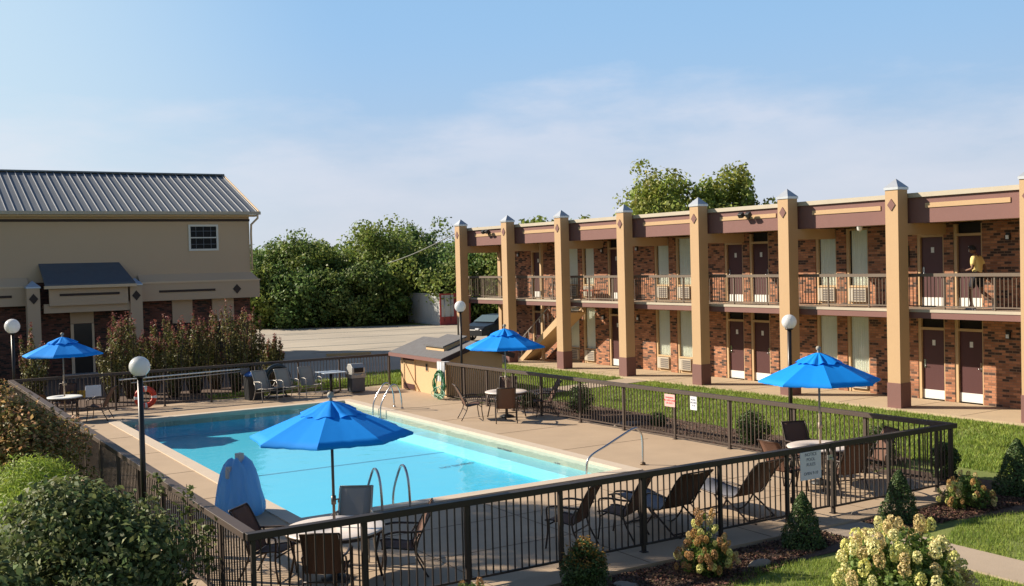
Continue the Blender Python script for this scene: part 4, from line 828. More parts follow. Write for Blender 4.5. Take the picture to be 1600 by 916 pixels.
# ladders and handrail
def hoop(pts, r=.023): b = MB(); b.tube(catmull(pts,6), r, 10); return b
def ladder(loc, rz, label):
    e = empty('pool_ladder', loc, rz, label, 'pool ladder', 'steel pool ladders')
    for x in (-.27,.27):
        hoop([(x,-.62,.0),(x,-.58,.45),(x,-.46,.70),(x,-.30,.73),(x,-.12,.52),(x,.06,.20),(x,.10,-.15),(x,.10,-.9)]).build('handrail', STEEL, e)
        b = MB(); b.lathe([(.0,.0),(.05,.0),(.045,.02),(0,.02)],12,(x,-.62)); b.build('flange', STEEL, e)
    for z in (-.2,-.45,-.7): b = MB(); b.box(-.25,.25,.05,.15,z-.015,z+.015); b.build('tread', WHT, e)
    return e
ladder((8.02,PY0+.03,.022), 0, 'steel pool ladder at the near edge beside the nearest umbrella'); ladder((PX1-.03,29.75,.022), R(90), 'steel pool ladder on the far right edge near the pump house')
e = empty('stair_handrail', (0,0,0), 0, 'single long sloping steel handrail at the near right pool steps', 'handrail')
hoop([(14.12,17.95,0.0),(14.12,17.95,.55),(14.02,17.95,.75),(13.85,17.95,.78),(13.2,17.95,.52),(12.75,17.95,.32),(12.66,17.95,.05),(12.66,17.95,-.5)]).build('rail', STEEL, e)
b = MB(); b.lathe([(0,0),(.06,0),(.055,.05),(0,.05)],12,(14.12,17.95)); b.build('flange', mat('bronze_flange',(.16,.11,.07),.5,.5), e)
# lamps
def lamp(x, y, hg, r, label, z0=-.06, pr=.045):
    e = empty('globe_lamp', (x,y,z0), 0, label, 'street lamp', 'white globe lamps')
    b = MB(); b.tube([(0,0,0),(0,0,hg-r*.9)],pr,12); b.lathe([(0,0),(.10,0),(.10,.02),(.05,.05)],12); b.build('post', mat('lamp_post',(.035,.03,.028),.35,.3), e)
    b = MB(); b.lathe([(pr,hg-r*1.12),(.09,hg-r*1.05),(.10,hg-r*.9),(.07,hg-r*.88)],16); b.build('collar', mat('lamp_post',(.035,.03,.028)), e)
    b = MB(); b.lathe([(max(.001,r*math.sin(math.pi*i/20)), hg-r*math.cos(math.pi*i/20)) for i in range(21)],32); b.build('globe', mat('opal_globe',(.86,.86,.86),.25,spec=.5,trans=.3), e)
    return e
def lampat(px, py, z, r, label, pr): p = G(px, py, z); lamp(p.x, p.y, z+.06, r, label, pr=pr)
lampat(218,573,2.90,.157,'white globe lamp in front of the pool, standing by the left bushes',.043)
lampat(1233,503,2.80,.172,'white globe lamp at the courtyard fence before the right pillars',.05)
lampat(719,479,2.97,.185,'white globe lamp beside the pump house roof',.04)
lampat(19,510,2.76,.23,'white globe lamp at the far left before the tan building',.05)
# ================================================================ pool things
# pool lift under a blue cover: a draped cone, mast head bare
LC = mat('cover_blue', (.26,.60,.96), .38, var=.3, vscale=5, col2=(.42,.72,.98), coat=.2, bump=.9, bscale=5, trans=.5, stretch=(1.6,1.6,.45))
lf = empty('pool_lift', (5.72,18.75,0), .3, 'pool lift wrapped in a blue cover at the left edge of the pool', 'pool lift')
b = MB(); b.box(-.24,.24,-.2,.2,.0,.12); b.tube([(0,0,.1),(0,0,.96)],.05,10); b.build('mast', WHT, lf, bevel=.01)
b = MB(); b.bar((0,0,.90),(-.30,-.08,.86),.09,.09); b.box(-.05,.07,-.06,.06,.86,1.10); b.bar((-.30,-.08,.86),(-.30,-.08,.70),.06,.06); b.build('arm', mat('lift_grey',(.55,.54,.52),.5), lf, bevel=.008)
q = 96; rows = [(.10,1.0),(.17,.98),(.24,.90),(.29,.76),(.33,.57),(.37,.37),(.405,.20),(.41,.07),(.37,.01)]; vs = []; rd = random.Random(3)
phs = [rd.uniform(0,6.28) for _ in range(6)]
for i,(r,z) in enumerate(rows):
    for k in range(q):
        a = 2*math.pi*k/q; t = i/(len(rows)-1); fold = (.020*math.sin(6*a+phs[0]+t*1.5)+.017*math.sin(11*a+phs[1]-t*3)+.012*math.sin(19*a+phs[2]+t*4)+.007*math.sin(31*a+phs[3]-t*6))*min(1,t*2)*(1 if t<.8 else .7)
        rr2 = r+fold; vs.append((rr2*1.08*math.cos(a)-.02*(1-t)*4*.3, rr2*.92*math.sin(a), z+(.05*math.sin(2*a+1)+.03*math.sin(5*a))*(1-t)*.8+.012*math.sin(9*a)*(t>.8)*(t<.95)))
b = MB(); b.add(vs, [(i*q+k,(i+1)*q+k,(i+1)*q+(k+1)%q,i*q+(k+1)%q) for i in range(len(rows)-1) for k in range(q)], True); b.build('cover', LC, lf)
# life ring on the far fence
p = G(236,620,.5); lr = empty('life_ring', (p.x+.1,35.28,.36), 0, 'orange red life ring with white bands hung on the far fence', 'life ring')
RED = mat('ring_red', (.62,.05,.02), .5)
def torus(R0,r0,n,m,a0=0,a1=2*math.pi,sc_=1.0):
    vs = []; full = abs(a1-a0-2*math.pi) < 1e-6; N_ = n if full else n+1
    for i in range(N_):
        a = a0+(a1-a0)*i/n
        for j in range(m): t = 2*math.pi*j/m; rr_ = R0+r0*sc_*math.cos(t); vs.append((rr_*math.cos(a), r0*sc_*.8*math.sin(t), rr_*math.sin(a)))
    fs = [(i*m+j, ((i+1)%N_)*m+j, ((i+1)%N_)*m+(j+1)%m, i*m+(j+1)%m) for i in range(n) for j in range(m)]
    b = MB(); b.add(vs, fs, True); return b
o = torus(.27,.085,40,12).build('ring', RED, lr); o.location = (0,-.02,0)
for k in range(4): a = math.pi/2*k; o = torus(.27,.085,5,12,a-.15,a+.15,1.06).build('band', WHT, lr); o.location = (0,-.02,0)
b = MB(); b.tube([(-.1+.1*math.cos(t/3)-.22*math.sin(t*.6)*.3+.04*t, -.12, -.42-.03*math.sin(t)) for t in range(10)],.012,5); b.build('rope', WHT, lr)
p0 = G(192,597,.98); p0 = p0*(35.2/p0.y); p1 = G(378,583,1.06); p1 = p1*(35.2/p1.y)
po = empty('reach_pole', (p0.x,35.2,.98), 0, 'long white reaching pole hung along the top of the far fence', 'pole', 'poles along the far fence')
b = MB(); b.tube([(0,0,0),(p1.x-p0.x,0,.06)],.022,8); b.build('shaft', WHT, po); b = MB(); b.tube([(-.12,0,0),(0,0,0)],.03,8); b.build('grip', mat('grip',(.5,.5,.5),.6), po)
po = empty('skimmer_pole', (p0.x+.25,35.18,.86), 0, 'lower grey skimmer pole hung along the far fence', 'pole', 'poles along the far fence')
b = MB(); b.tube([(0,0,0),(p1.x-p0.x-.3,0,.09)],.018,8); b.build('shaft', mat('alu',(.5,.5,.48),.35,.7), po)
b = MB(); b.box(p1.x-p0.x-.3,p1.x-p0.x-.0,-.02,.02,.0,.2); b.build('net_frame', mat('net',(.12,.12,.13),.7), po)
# framed panel with yellow strip and white end, on the far fence
p = G(133,603,.55); e = empty('rules_board', (p.x*35.2/p.y,35.2,.52), 0, 'low wide board, yellow slatted with a white end, on the far left fence', 'sign')
b = MB(); b.box(-.58,.0,-.02,.0,0,.22); b.build('yellow_panel', mat('yellow',(.42,.24,.02),.6), e); b = MB(); b.box(.001,.46,-.03,.0,0,.36); b.build('white_panel', WS, e)
b = MB(); [b.box(-.55+.11*i,-.53+.11*i,-.026,-.021,0,.3) for i in range(5)]; b.build('slats', BL, e)
# hose on the pump house corner, towel
HS = mat('hose_green', (.05,.24,.10), .45, var=.2); HS2 = mat('hose_pale', (.22,.42,.30), .45)
hz = empty('garden_hose', (16.02,30.75,0), R(-80), 'coiled green garden hose hung at the corner of the pump house', 'hose')
rd = random.Random(5); b = MB(); pts = []
for i in range(150):
    a = i*.42; w_ = .24+.06*math.sin(i*.11); hh_ = .42+.08*math.sin(i*.17+1); pts.append((w_*math.sin(a)+.04*math.sin(i*.7), .03*math.sin(i*1.3)-.05, .50+hh_*math.cos(a)*(.9 if math.cos(a)>0 else 1.0)+.02*math.cos(i*.9)))
b.tube(catmull(pts,2),.014,5); b.build('coil', HS, hz)
b = MB(); pts = [(.28*math.sin(i*.45)+.12*math.sin(i*.1), -.10+.02*math.sin(i), .06+.03*(i%5)+.28*max(0,math.cos(i*.45))) for i in range(50)]; b.tube(catmull(pts,2),.013,5); b.build('loose_coil', HS2, hz)
b = MB(); b.box(-.08,.08,-.02,.02,.86,.94); b.tube([(0,0,.9),(0,-.14,.92)],.02,6); b.build('hanger', BL, hz)
p = G(748,580,.8); yy = p.y; e = empty('towel', (fpos(yy)-.10,yy,0), R(-87.3), 'white towel hung over the pool fence behind the pump house table', 'towel')
b = MB(); n = 20
def sheetfold(x0,x1,z0,z1,y,amp,ph):
    vs = [(x0+(x1-x0)*i/n, y+amp*math.sin(i*.9+ph)*(1-j*.6), z0+(z1-z0)*j) for j in (0,.5,1) for i in range(n+1)]; vs2 = [(x,y_+.008,z) for x,y_,z in vs]
    m_ = len(vs); fs = [(j*(n+1)+i,j*(n+1)+i+1,(j+1)*(n+1)+i+1,(j+1)*(n+1)+i) for j in range(2) for i in range(n)]; b.add(vs+vs2, fs+[tuple(k+m_ for k in f[::-1]) for f in fs], True)
sheetfold(-.30,.12,.55,1.19,0,.015,0); sheetfold(-.02,.22,.30,1.19,-.02,.02,2); b.build('cloth', mat('towel',(.66,.66,.68),.95,bump=.3,bscale=60), e)
b = MB(); b.box(-.28,.2,-.01,.19,1.201,1.212); b.build('fold', mat('towel',(.6,.6,.62)), e)
# items beside the grey chairs: blue tub, dark covered wheel
e = empty('storage_tub', (11.3,35.12,0), .1, 'dark plastic tub with a blue lid behind the grey chairs', 'tub')
b = MB(); b.prism([(-.26,.0),(.26,.0),(.30,.80),(-.30,.80)],-.2,.2,'y'); b.build('tub', mat('tub_dark',(.02,.022,.025),.5), e, bevel=.01); b = MB(); b.lathe([(.0,.94),(.18,.93),(.30,.86),(.31,.80)],20); b.build('lid', mat('tub_blue',(.03,.13,.42),.5), e)
e = empty('hose_reel', (12.1,35.12,0), .1, 'black upright hose reel between two grey chairs at the far fence', 'hose reel')
b = MB(); b.tube([(.45*math.cos(a*.25),0,.62+.45*math.sin(a*.25)) for a in range(26)],.07,8); b.tube([(.33*math.cos(a*.25),.03,.62+.33*math.sin(a*.25)) for a in range(26)],.06,8); b.build('reel', mat('reel_black',(.025,.04,.05),.45), e)
b = MB(); b.bar((-.35,0,.015),(0,0,.62),.04,.04); b.bar((.35,0,.015),(0,0,.62),.04,.04); b.bar((-.4,0,.02),(.4,0,.02),.3,.04); b.build('stand', BL, e)
# faded depth and warning marks on the inside wall of the pool
e = empty('pool_marking', (PX1-.055,21.6,-.09), 0, 'dark NO DIVING mark on the right inner wall of the pool', 'marking'); NV = mat('navy_tile',(.02,.04,.12),.5)
text('lettering', 'NO DIVING', .13, NV, e, (.046,.9,-.16), (R(90),0,R(-90)), .001); text('lettering', '3 FT', .12, NV, e, (.046,-1.4,-.16), (R(90),0,R(-90)), .001)
e = empty('pool_marking', G(714,727,zf+.012), R(8), 'dark NO DIVING mark on the pool floor', 'marking'); text('lettering', 'NO DIVING', .19, NV, e, (0,0,0), (0,0,0), .001)
e = empty('pool_marking', (6.52,18.9,-.19), 0, 'small dark depth mark on the left wall of the pool by the blue cover', 'marking'); text('lettering', '3 FT', .16, NV, e, (-.02,0,.06), (R(90),0,R(90)), .001)

# ================================================================ parking lot things
CB = mat('car_black', (.010,.011,.013), .35, 0, spec=.3); CG = mat('car_glass', (.10,.14,.15), .05, spec=.8)
ca = empty('parked_car', (31.6,53.2,-.045), R(196), 'dark sedan parked in the lot behind the motel corner', 'car')
prof = [(-2.25,.35),(-2.3,.62),(-2.15,.92),(-1.5,1.0),(-.95,1.32),(-.2,1.46),(.55,1.42),(1.25,1.02),(2.0,.88),(2.3,.68),(2.32,.35)]
def carshell(w0, prof, inset):
    n = len(prof); vs = []
    for sy in (-1,-.92,.92,1):
        for x,z in prof:
            k = 1 if z < 1.0 else 1-(z-1.0)*.42; vs.append((x, sy*w0*k, z-(.03 if abs(sy)==1 and z>.5 else 0)))
    return vs, [(j*n+i,j*n+i+1,(j+1)*n+i+1,(j+1)*n+i) for j in range(3) for i in range(n-1)]+[tuple(range(n)),tuple(3*n+i for i in range(n))]+[(j*n,(j+1)*n,(j+1)*n+n-1,j*n+n-1) for j in range(3)]
b = MB(); vs, fs = carshell(.90, prof, 0); b.add(vs, fs, False); bo = b.build('body', CB, ca, bevel=.02)
b = MB(); b.add([(.60,-.70,1.405),(.60,.70,1.405),(1.22,.80,1.06),(1.22,-.80,1.06)],[(0,1,2,3)]); o = b.build('windshield', CG, ca); o.location = (.02,0,.025)
for s in (-1,1):
    b = MB(); b.add([(-.85,s*.83,1.05),(1.0,s*.86,1.05),(.45,s*.76,1.36),(-.15,s*.76,1.39),(-.7,s*.79,1.3)],[(0,1,2,3,4)]); o = b.build('side_window', CG, ca); o.location = (0,s*.035,0)
    b = MB(); b.box(.78,.92,s*.9,s*1.04,1.0,1.12) if s > 0 else b.box(.78,.92,-1.04,-.9,1.0,1.12); b.build('mirror', CB, ca, bevel=.02)
    b = MB(); b.box(2.1,2.335,s*.5-.16,s*.5+.16,.66,.78); b.build('headlight', mat('lamp_glass',(.6,.62,.65),.1), ca, bevel=.03)
    for x in (-1.4,1.4):
        b = MB(); y0_ = s*.80; b.lathe([(.0,-.1),(.32,-.1),(.33,.1),(0,.1)],20); o = b.build('wheel', BL, ca); o.rotation_euler = (R(90),0,0); o.location = (x,y0_+s*.02,.33)
        b2 = MB(); b2.lathe([(0,-.106),(.2,-.106),(.21,.106),(0,.106)],14); b2.build('rim', STEEL, o)
CW = mat('cont_white', (.52,.54,.53), .6, var=.4, vscale=1, col2=(.42,.43,.41)); CR = mat('cont_red', (.36,.04,.035), .5, var=.3)
Bc = G(688,507.5); vd = Vector((Bc.x,Bc.y,0)).normalized(); rd_ = Vector((vd.y,-vd.x,0)); dA = vd*math.cos(R(24))-rd_*math.sin(R(24))
cn_ = empty('shipping_container', (Bc.x,Bc.y,-.06), math.atan2(dA.y,dA.x), 'white shipping container with red framed end at the far edge of the lot', 'container')
b = MB(); pts = []; x = .12
while x < 5.8: pts += [(x,-.02),(x+.06,-.06),(x+.16,-.06),(x+.22,-.02)]; x += .28
b.prism([(.06,-.02)]+pts+[(6.0,-.02),(6.0,-2.42),(.06,-2.42)], .15, 2.45); b.build('body', CW, cn_)
cn_.scale = (1,1,.88)
b = MB(); b.box(.06,6.06,-.10,0,.02,.15); b.box(.06,6.06,-.10,0,2.45,2.6); b.box(5.94,6.06,-.1,0,.15,2.45); b.build('side_rail', CW, cn_)
b = MB(); b.box(-.02,.055,-2.44,0,.02,.7); b.box(-.02,.055,-.12,0,.7,2.6); b.box(-.02,.055,-1.32,-1.10,.7,2.48); b.box(-.02,.055,-2.44,-2.32,.7,2.6); b.box(-.02,.055,-2.32,-.12,2.48,2.6); b.build('door_frame', CR, cn_)
for ya,yb in ((-1.10,-.12),(-2.32,-1.32)): b = MB(); b.box(.0,.05,ya,yb,.7,2.48); b.build('door', CW, cn_)
for y in (-.35,-.85,-1.6,-2.05): b = MB(); b.tube([(-.05,y,.3),(-.05,y,2.45)],.025,6); b.build('lock_rod', STEEL, cn_)
for i,(px,py) in enumerate([(408,552),(545,553)]):
    p = G(px,py+1); e = empty('parking_block', (p.x,p.y,-.048), R(-16), ['worn yellow concrete parking block, left one by the tall bush','worn yellow concrete parking block above the far fence'][i], 'parking block')
    b = MB(); b.prism([(-.09,0),(.09,0),(.06,.13),(-.06,.13)],-1.1,1.1,'x'); b.build('block', mat('block_yellow',(.55,.40,.16),.8,var=.5,vscale=4,col2=(.42,.36,.28)), e)
e = empty('utility_cable', (0,0,0), 0, 'thin utility cable running from the motel corner down into the trees', 'cable')
a_, c_ = W(.3,24.3,5.9), G(625,406,5.0)+Vector((4,10,0)); d_c = M @ np.array([606-800., 410-458., F]); c_ = Vector((*(d_c[:2]/F*69), 4.5+.0)); b = MB(); b.tube([a_+(c_-a_)*(i/12)-Vector((0,0,.12*math.sin(math.pi*i/12))) for i in range(13)],.028,5); b.build('cable', mat('cable',(.14,.15,.14),.7), e)

# ================================================================ plants
def leafm(name, col, col2, isl=.45, tr=.3, rough=.55, var=.8, vs_=1.2): return mat(name, col, rough, var=var, vscale=vs_, col2=col2, island=isl, trans=tr, spec=.35)
L_WOOD = [leafm('leaf_wood_a',(.20,.27,.07),(.11,.165,.05),vs_=.5,tr=.4), leafm('leaf_wood_b',(.26,.32,.07),(.14,.20,.05),vs_=.5,tr=.4), leafm('leaf_wood_c',(.17,.26,.07),(.10,.17,.05),vs_=.5,tr=.4), leafm('leaf_wood_d',(.26,.30,.17),(.16,.20,.10),vs_=.5)]
wood = [(395,372,8,2,'bluish round tree at the left end of the wood, just beside the tan building'),(452,356,9,0,'tall broad green tree left in the wood behind the lot'),(505,370,7,1,'yellow green tree in the middle left of the wood'),
        (543,384,7,0,'lower dense tree in the middle of the wood'),(588,330,6.5,1,'tallest spired tree in the wood behind the lot'),(622,338,6,0,'second tallest narrow tree in the wood, right of the spired one'),
        (655,350,6,2,'dark tree in the wood left of the thin pale tree'),(690,334,6.5,3,'thin pale feathery tree at the right end of the wood'),(728,352,8,2,'tree of the wood seen left of the first pillar'),(775,360,9,1,'light green tree seen under the open end of the motel walkway'),(415,405,7,1,'low bright tree in front at the left of the wood'),(475,400,7,2,'low shaded tree at the foot of the wood, left'),(560,405,7,0,'low shaded tree at the foot of the wood, middle'),(596,405,3.6,2,'low tree just left of the white container')]
def at_far(px, depth_base):        # ground point under photo column px at the wood's edge
    return G(px, depth_base)
for i,(px,ty,wd,k,lab) in enumerate(wood):
    low = ty > 398 and px != 596; base = 511.5-(px-395)*.030-(3 if not low else 0); 
    if 590 < px < 700: base = 496.5 if px > 610 else 506
    if px > 700: base = 500.5
    p = G(px, base); dep = p.x*.5217+p.y*.8527; hz_ = 420-(px-400)*.0255; h = (4.35+(hz_-ty)*dep/1683)*1.03
    tree('wood_tree', (p.x,p.y,-.06), h, wd*1.05, 30+i, L_WOOD[k], lab, 'trees of the wood behind the lot', n=15000 if k != 3 else 3600, ls=.25 if k != 3 else .22, crown0=.04, nb=24, shape='round' if i not in (4,5,7) else 'column', droop=.1)
rng = np.random.default_rng(77); a_, c_ = G(360,504), G(880,492); blobs = []
for i in range(110):
    t = rng.random(); q = a_+(c_-a_)*t+Vector((3,6,0)); blobs.append((q.x+rng.normal(0,2),q.y+rng.normal(0,2),rng.uniform(.5,5.2),2.4,2.4,1.6))
p_, q_ = blob_pts(rng, blobs, 16000, .3); p_[:,2] = np.maximum(p_[:,2],.05)
tag(leaves('woodland', p_, q_, .6, L_WOOD[2], None, rng, .7), 'dense dark undergrowth filling the wood behind its front trees', 'woodland', kind='stuff')
blobs = []
for i in range(70):
    t = rng.random(); q = a_+(c_-a_)*t+Vector((-1.2,-2.2,0)); blobs.append((q.x+rng.normal(0,.6),q.y+rng.normal(0,.6),rng.uniform(.1,.5),1.4,1.4,.5))
p_, q_ = blob_pts(rng, blobs, 7000, .3); p_[:,2] = np.abs(p_[:,2])
tag(leaves('verge_weeds', p_, q_, .22, L_WOOD[1], None, rng, .5), 'low weeds along the foot of the wood at the lot edge', 'weeds', kind='stuff')
# trees behind the motel
L_TURN = leafm('leaf_turning', (.24,.35,.06), (.34,.24,.07), .4, vs_=.35, var=.7)
for i,(px,ty,wd,dp,lab) in enumerate([(1040,247,6.0,62,'green tree with red tinged top behind the motel roof, left of two'),(1138,250,5.2,62,'rounded tree with reddish top behind the motel roof, right of two'),(838,333,5,80,'small tree top just showing over the roof by the second pillar'),(905,331,5,80,'small tree top just showing over the roof by the third pillar')]):
    d = M @ np.array([px-800., -55., F]); d = d/F*dp; hz_ = 410-(px-800)*.0255; h = (4.35+(hz_-ty)*dp/1683)*1.04; wd *= 1.15
    tree('tree', (d[0],d[1],-.06), h, wd, 60+i, L_TURN if i < 2 else L_WOOD[1], lab, 'trees behind the motel', n=10000 if i < 2 else 2500, ls=.24 if i<2 else .4, crown0=.35, nb=30, droop=.3)
# tall narrow poplar out at the left: its shadow lies across the near deck
tree('slender_tree', (-4.3,29.0,-.06), 14.4, 3.0, 90, L_WOOD[0], 'tall slender tree with a high narrow crown left of the pool', None, n=7500, ls=.24, crown0=.70, nb=26, shape='column')
# crape myrtles in front of the tan building
def myrtle(x, y, h, wd, seed, lab):
    rng = np.random.default_rng(seed); rd = random.Random(seed); e = empty('crape_myrtle', (x,y,-.06), 0, lab, 'shrub', 'upright shrubs before the tan building'); st_ = MB(); P=[];Q=[];T=[]
    for i in range(17):
        a = rd.uniform(0,6.28); r = wd/2*math.sqrt(rd.random()); hh_ = h*1.08*rd.uniform(.62,1.04)*(1-.2*r/(wd/2)); x1,y1 = r*math.cos(a), r*math.sin(a)
        st_.tube([(x1*.25,y1*.25,0),(x1*.7,y1*.7,hh_*.4),(x1,y1,hh_*.96)],[.03,.018,.006],5); n = 170
        t = rng.random(n)**.8; pr = .15*np.sin(np.pi*np.clip(t*.85+.12,0,1))+.03; an = rng.uniform(0,6.28,n); rr3 = pr*np.sqrt(rng.random(n))
        zz = hh_*(.03+.97*t); P.append(np.c_[x1*np.clip(zz/hh_,0.2,1)+rr3*np.cos(an), y1*np.clip(zz/hh_,.2,1)+rr3*np.sin(an), zz]); Q.append(np.c_[np.cos(an),np.sin(an),.3*np.ones(n)])
        m_ = 34; zt = hh_*(.86+.22*rng.random(m_)); T.append(np.c_[x1+rng.normal(0,.035,m_), y1+rng.normal(0,.035,m_), zt])
    st_.build('stems', mat('bark',(.09,.07,.05)), e); leaves('foliage', np.vstack(P), np.vstack(Q), .10, leafm('leaf_myrtle',(.20,.20,.06),(.14,.12,.05),.5), e, rng, .5)
    T = np.vstack(T); leaves('blossom', T, np.tile([0,0,1.],(len(T),1)), .075, leafm('leaf_red',(.32,.11,.09),(.22,.09,.07),.4), e, rng, .6)
for i,(px,ty,wd,lab) in enumerate([(178,500,1.1,'leftmost upright reddish shrub, by the porch column'),(205,478,1.2,'tall upright shrub in front of the right porch column'),(238,500,1.3,'upright shrub right of the porch, green lower half'),(272,488,1.4,'upright reddish shrub before the left beige wall panel'),(305,500,1.4,'bushy upright shrub in the middle of the shrub row'),(338,492,1.3,'upright shrub before the right beige wall panel'),(368,474,1.2,'tall red tipped shrub near the right end of the building'),(396,486,1.2,'second to last upright shrub by the corner of the building'),(425,515,1.0,'rightmost sparse shrub, lit from behind, beside the lot'),(55,520,1.2,'dark upright shrub by the left porch column')]):
    y_ = 38.2+(i%3)*.7; d = M @ np.array([px-800., 140., F]); x_ = d[0]/d[1]*y_; dep = x_*.5217+y_*.8527; h = 4.35+((430-px*.0255)-ty)*dep/1683+.06
    myrtle(x_, y_, h, wd, 200+i, lab)
# left bushes
bush('viburnum_bush', (2.15,13.9,-.06), 1.62, 1.74, 301, leafm('leaf_viburnum',(.18,.215,.08),(.10,.135,.05),.6,.3,.62), 'large dark leafy bush in the near left corner by the pool fence', n=19000, ls=.088, nb=46, ry=1.9, sh=.7)
bush('viburnum_bush', (.35,12.6,-.06), 1.5, 1.6, 302, mat('leaf_viburnum',(0,0,0)), 'leafy bush at the very left edge of the picture, nearest the camera', n=10000, ls=.105, nb=40, sh=.7)
bush('ornamental_grass', (2.15,17.6,-.06), 1.25, 1.55, 303, leafm('leaf_lime',(.33,.42,.06),(.20,.29,.05),.3,.4), 'bright green fine leaved mound behind the large dark bush', n=15000, ls=.10, asp=.16, nb=30, sh=.75)
bush('ornamental_grass', (2.0,15.7,-.06), 1.1, 1.55, 304, mat('leaf_lime',(0,0,0)), 'bright green fine leaved mound at the left, lower one', n=10000, ls=.10, asp=.16, nb=24, sh=.75)
L_NAN = leafm('leaf_nandina',(.25,.23,.07),(.15,.16,.05),.5,.25); L_TIP = leafm('leaf_copper',(.62,.33,.17),(.45,.33,.12),.4,.3)
bush('photinia_bush', (2.35,21.6,-.06), 1.65, 1.95, 305, L_NAN, 'rounded bush with coppery new leaves left of the pool', n=15000, ls=.085, tips=(L_TIP,7500), nb=40, sh=.72)
bush('photinia_bush', (2.15,28.0,-.06), 1.8, 1.95, 306, L_NAN, 'farther coppery bush at the left edge beneath the globe lamp', n=11000, ls=.09, tips=(L_TIP,5000), nb=36, sh=.72)
# thin shoots in front of the lift
for i,(px,py,h,lab) in enumerate([(290,790,1.55,'tall thin leafy shoot rising before the left fence'),(243,770,1.45,'short thin leafy shoot left of the globe lamp post'),(318,800,1.25,'thin yellowish leafy shoot near the blue cover')]):
    p = G(px,py,.9); rng = np.random.default_rng(400+i); e = empty('leafy_shoot', (min(p.x,3.7),p.y*min(1,3.7/p.x) if p.x>3.7 else p.y,-.06), 0, lab, 'plant')
    b = MB(); b.tube([(0,0,0),(.05,.03,h*.5),(.02,.0,h)],[.012,.009,.004],5); b.build('stem', mat('bark',(.09,.07,.05)), e)
    n = 95; z = rng.uniform(h*.45,h,n); pts = np.c_[rng.normal(0,.07,n)+.03, rng.normal(0,.07,n), z]; leaves('leaves', pts, np.tile([.3,-.3,.8],(n,1)), .085, leafm('leaf_shoot',(.15,.18,.05),(.10,.13,.04),.4), e, rng, .6)
# clipped evergreens
L_BOX = leafm('leaf_box',(.09,.14,.04),(.05,.085,.028),.5,.15)
bush('clipped_evergreen', (12.11,11.55,-.06), .33, .80, 501, L_BOX, 'small cone shaped evergreen before the gate sign', n=5200, ls=.038, shape='cone', group='clipped evergreens', nb=40)
bush('clipped_evergreen', (14.52,11.72,-.06), .33, .82, 502, L_BOX, 'small cone shaped evergreen right of the gate', n=5200, ls=.038, shape='cone', group='clipped evergreens', nb=40)
bush('clipped_evergreen', (17.75,11.75,-.06), .42, .98, 503, L_BOX, 'largest cone shaped evergreen, outside the right fence corner', n=6000, ls=.042, shape='cone', group='clipped evergreens', nb=40)
L_ORG = leafm('leaf_orange',(.42,.22,.05),(.30,.20,.05),.3,.3)
bush('clipped_evergreen', (8.12,11.62,-.06), .38, .70, 504, L_BOX, 'rounded evergreen with an orange patch on top before the near fence', n=6500, ls=.038, group='clipped evergreens', nb=40, tips=(L_ORG,1000))
for i,(x,y,r,h,lab) in enumerate([(17.9,25.6,.5,.8,'dark round bush behind the fence, left by the path'),(18.0,18.7,.5,.75,'dark round bush behind the fence below the pink sign'),(18.35,15.3,.5,.8,'dark bush behind the fence near its right corner'),(17.4,27.6,.3,.45,'small low bush behind the fence beside the path'),(18.0,22.2,.25,.35,'small flowering plant behind the fence in the mulch bed'),(17.95,13.4,.35,.7,'dark bush behind the right end of the fence')]):
    bush('bed_bush', (x,y,-.06), r, h, 520+i, L_BOX, lab, n=3600, ls=.05, group='bushes in the courtyard bed')
# hydrangeas
L_HYD = leafm('leaf_hydrangea',(.16,.23,.05),(.10,.17,.04),.35,.35)
def hyd(loc, r, h, nh, hs, seed, cols, lab, n=1800, ls=.07, low=.35):
    e = bush('hydrangea', loc, r, h, seed, L_HYD, lab, n=n, ls=ls, nb=20, cat='flower bush', group='hydrangeas', asp=.6); rng = np.random.default_rng(seed); rd = random.Random(seed); protos = []
    for k in range(len(cols)):
        m_ = 170; d = rng.normal(0,1,(m_,3)); d /= np.linalg.norm(d,axis=1)[:,None]; pts = d*np.array([.5,.5,.6])*(.88+.14*rng.random(m_))[:,None]
        protos.append(leaves('flower_head', pts, d, .20, cols[k], e, rng, .9))
    used = set(); pl = []
    for i in range(nh):
        for _ in range(30):
            a = rd.uniform(0,6.28); t = rd.uniform(low,1); el_ = math.asin(t); k_ = rd.uniform(.82,1.1); x,y,z = k_*r*math.cos(el_)**.7*math.cos(a), k_*r*math.cos(el_)**.7*math.sin(a), h*(.12+.92*t)*rd.uniform(.86,1.14)
            if all((x-u[0])**2+(y-u[1])**2+(z-u[2])**2 > (hs*.62)**2 for u in pl): break
        pl.append((x,y,z)); k = rd.randrange(len(cols)); o = protos[k]
        if k in used: o = protos[k].copy(); COL.objects.link(o); o.parent = e
        used.add(k); s = hs*rd.uniform(.75,1.15); o.location = (x,y,z); o.scale = (s,s,s*rd.uniform(1,1.4)); o.rotation_euler = (rd.uniform(-.4,.4),rd.uniform(-.4,.4),rd.uniform(0,6))
    for k in range(len(cols)):
        if k not in used: bpy.data.objects.remove(protos[k])
    b = MB()
    for x,y,z in pl: b.tube([(x*.1,y*.1,0),(x*.7,y*.7,z*.6),(x,y,z-.02)],[.008,.006,.005],5)
    b.build('flower_stems', mat('green_stem',(.10,.12,.04),.7), e); return e
def petal(n, c, c2): return leafm(n, c, c2, .22, .25, .7, .6, 3)
YEL = [petal('petal_cream',(.86,.80,.42),(.78,.74,.32)), petal('petal_lime',(.80,.78,.30),(.70,.66,.22)), petal('petal_sand',(.74,.60,.30),(.62,.48,.22))]
ORN = [petal('petal_amber',(.56,.34,.12),(.46,.27,.10)), petal('petal_sand',(0,0,0),(0,0,0)), petal('petal_rust',(.48,.28,.12),(.36,.20,.09)), petal('petal_lime',(0,0,0),(0,0,0))]
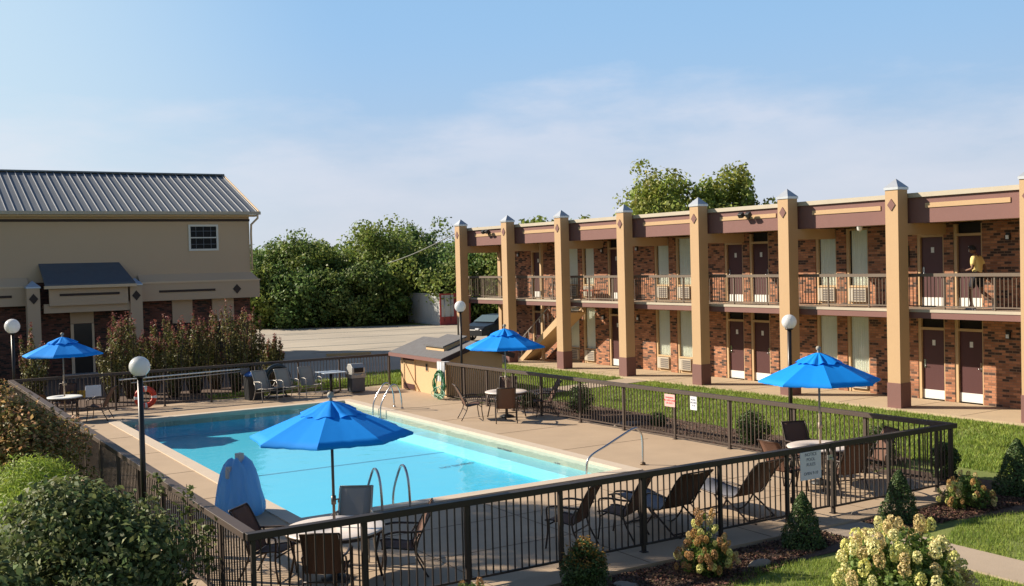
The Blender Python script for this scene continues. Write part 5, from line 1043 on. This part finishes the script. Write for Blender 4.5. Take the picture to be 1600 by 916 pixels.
hyd((10.83,8.72,-.06), .80, .98, 85, .135, 601, YEL, 'big cream flowered hydrangea in the near right foreground', n=3600, ls=.085, low=.25)
hyd((10.0,11.35,-.06), .42, .54, 58, .085, 602, ORN, 'orange flowered hydrangea in the mulch before the near fence', n=1500, ls=.06, low=.1)
hyd((10.03,11.42,-.06), .20, .88, 6, .10, 606, ORN, 'taller sparse hydrangea stems rising behind the orange one', n=260, ls=.055, low=.75)
hyd((16.15,11.65,-.06), .46, .52, 46, .085, 603, ORN, 'orange and cream hydrangea right of the gate, between two evergreens', n=1500, ls=.06, low=.1)
hyd((6.25,11.35,-.06), .38, .52, 14, .09, 604, ORN, 'hydrangea tops at the bottom edge before the near fence', n=900, ls=.06, low=.3)
bush('variegated_bush', (3.15,11.9,-.06), .28, .72, 605, leafm('leaf_varieg',(.30,.34,.10),(.20,.26,.06),.4,.3), 'small yellow green bush at the bottom edge by the left fence corner', n=1100, ls=.06)
RK = mat('rock', (.30,.25,.20), .9, bump=.8, bscale=6, var=.6, vscale=5)
def rock(loc, sx, sy, sz, seed, lab):
    rd = random.Random(seed); bm = bmesh.new(); bmesh.ops.create_icosphere(bm, subdivisions=3, radius=1)
    for v in bm.verts: f = 1+.18*math.sin(v.co.x*3+seed)+.12*math.sin(v.co.y*4+seed*2)+rd.uniform(-.03,.03); v.co = Vector((v.co.x*sx*f, v.co.y*sy*f, max(-.3,v.co.z)*sz*f))
    me = bpy.data.meshes.new('rock'); bm.to_mesh(me); bm.free(); me.materials.append(RK); o = bpy.data.objects.new('rock', me); COL.objects.link(o); o.location = loc; return tag(o, lab, 'rock', 'garden stones')
rock((10.85,11.2,-.04), .24,.12,.06, 1, 'flat pale stone in the mulch right of the orange hydrangea'); rock((8.75,11.55,-.045), .20,.15,.03, 2, 'flat grey stone in the mulch behind the round evergreen')
rock((14.15,12.3,-.0), .07,.06,.05, 3, 'small brown stone at the foot of the gate post'); rock((17.45,22.8,-.04), .35,.2,.09, 4, 'pale stone in the bed behind the fence')
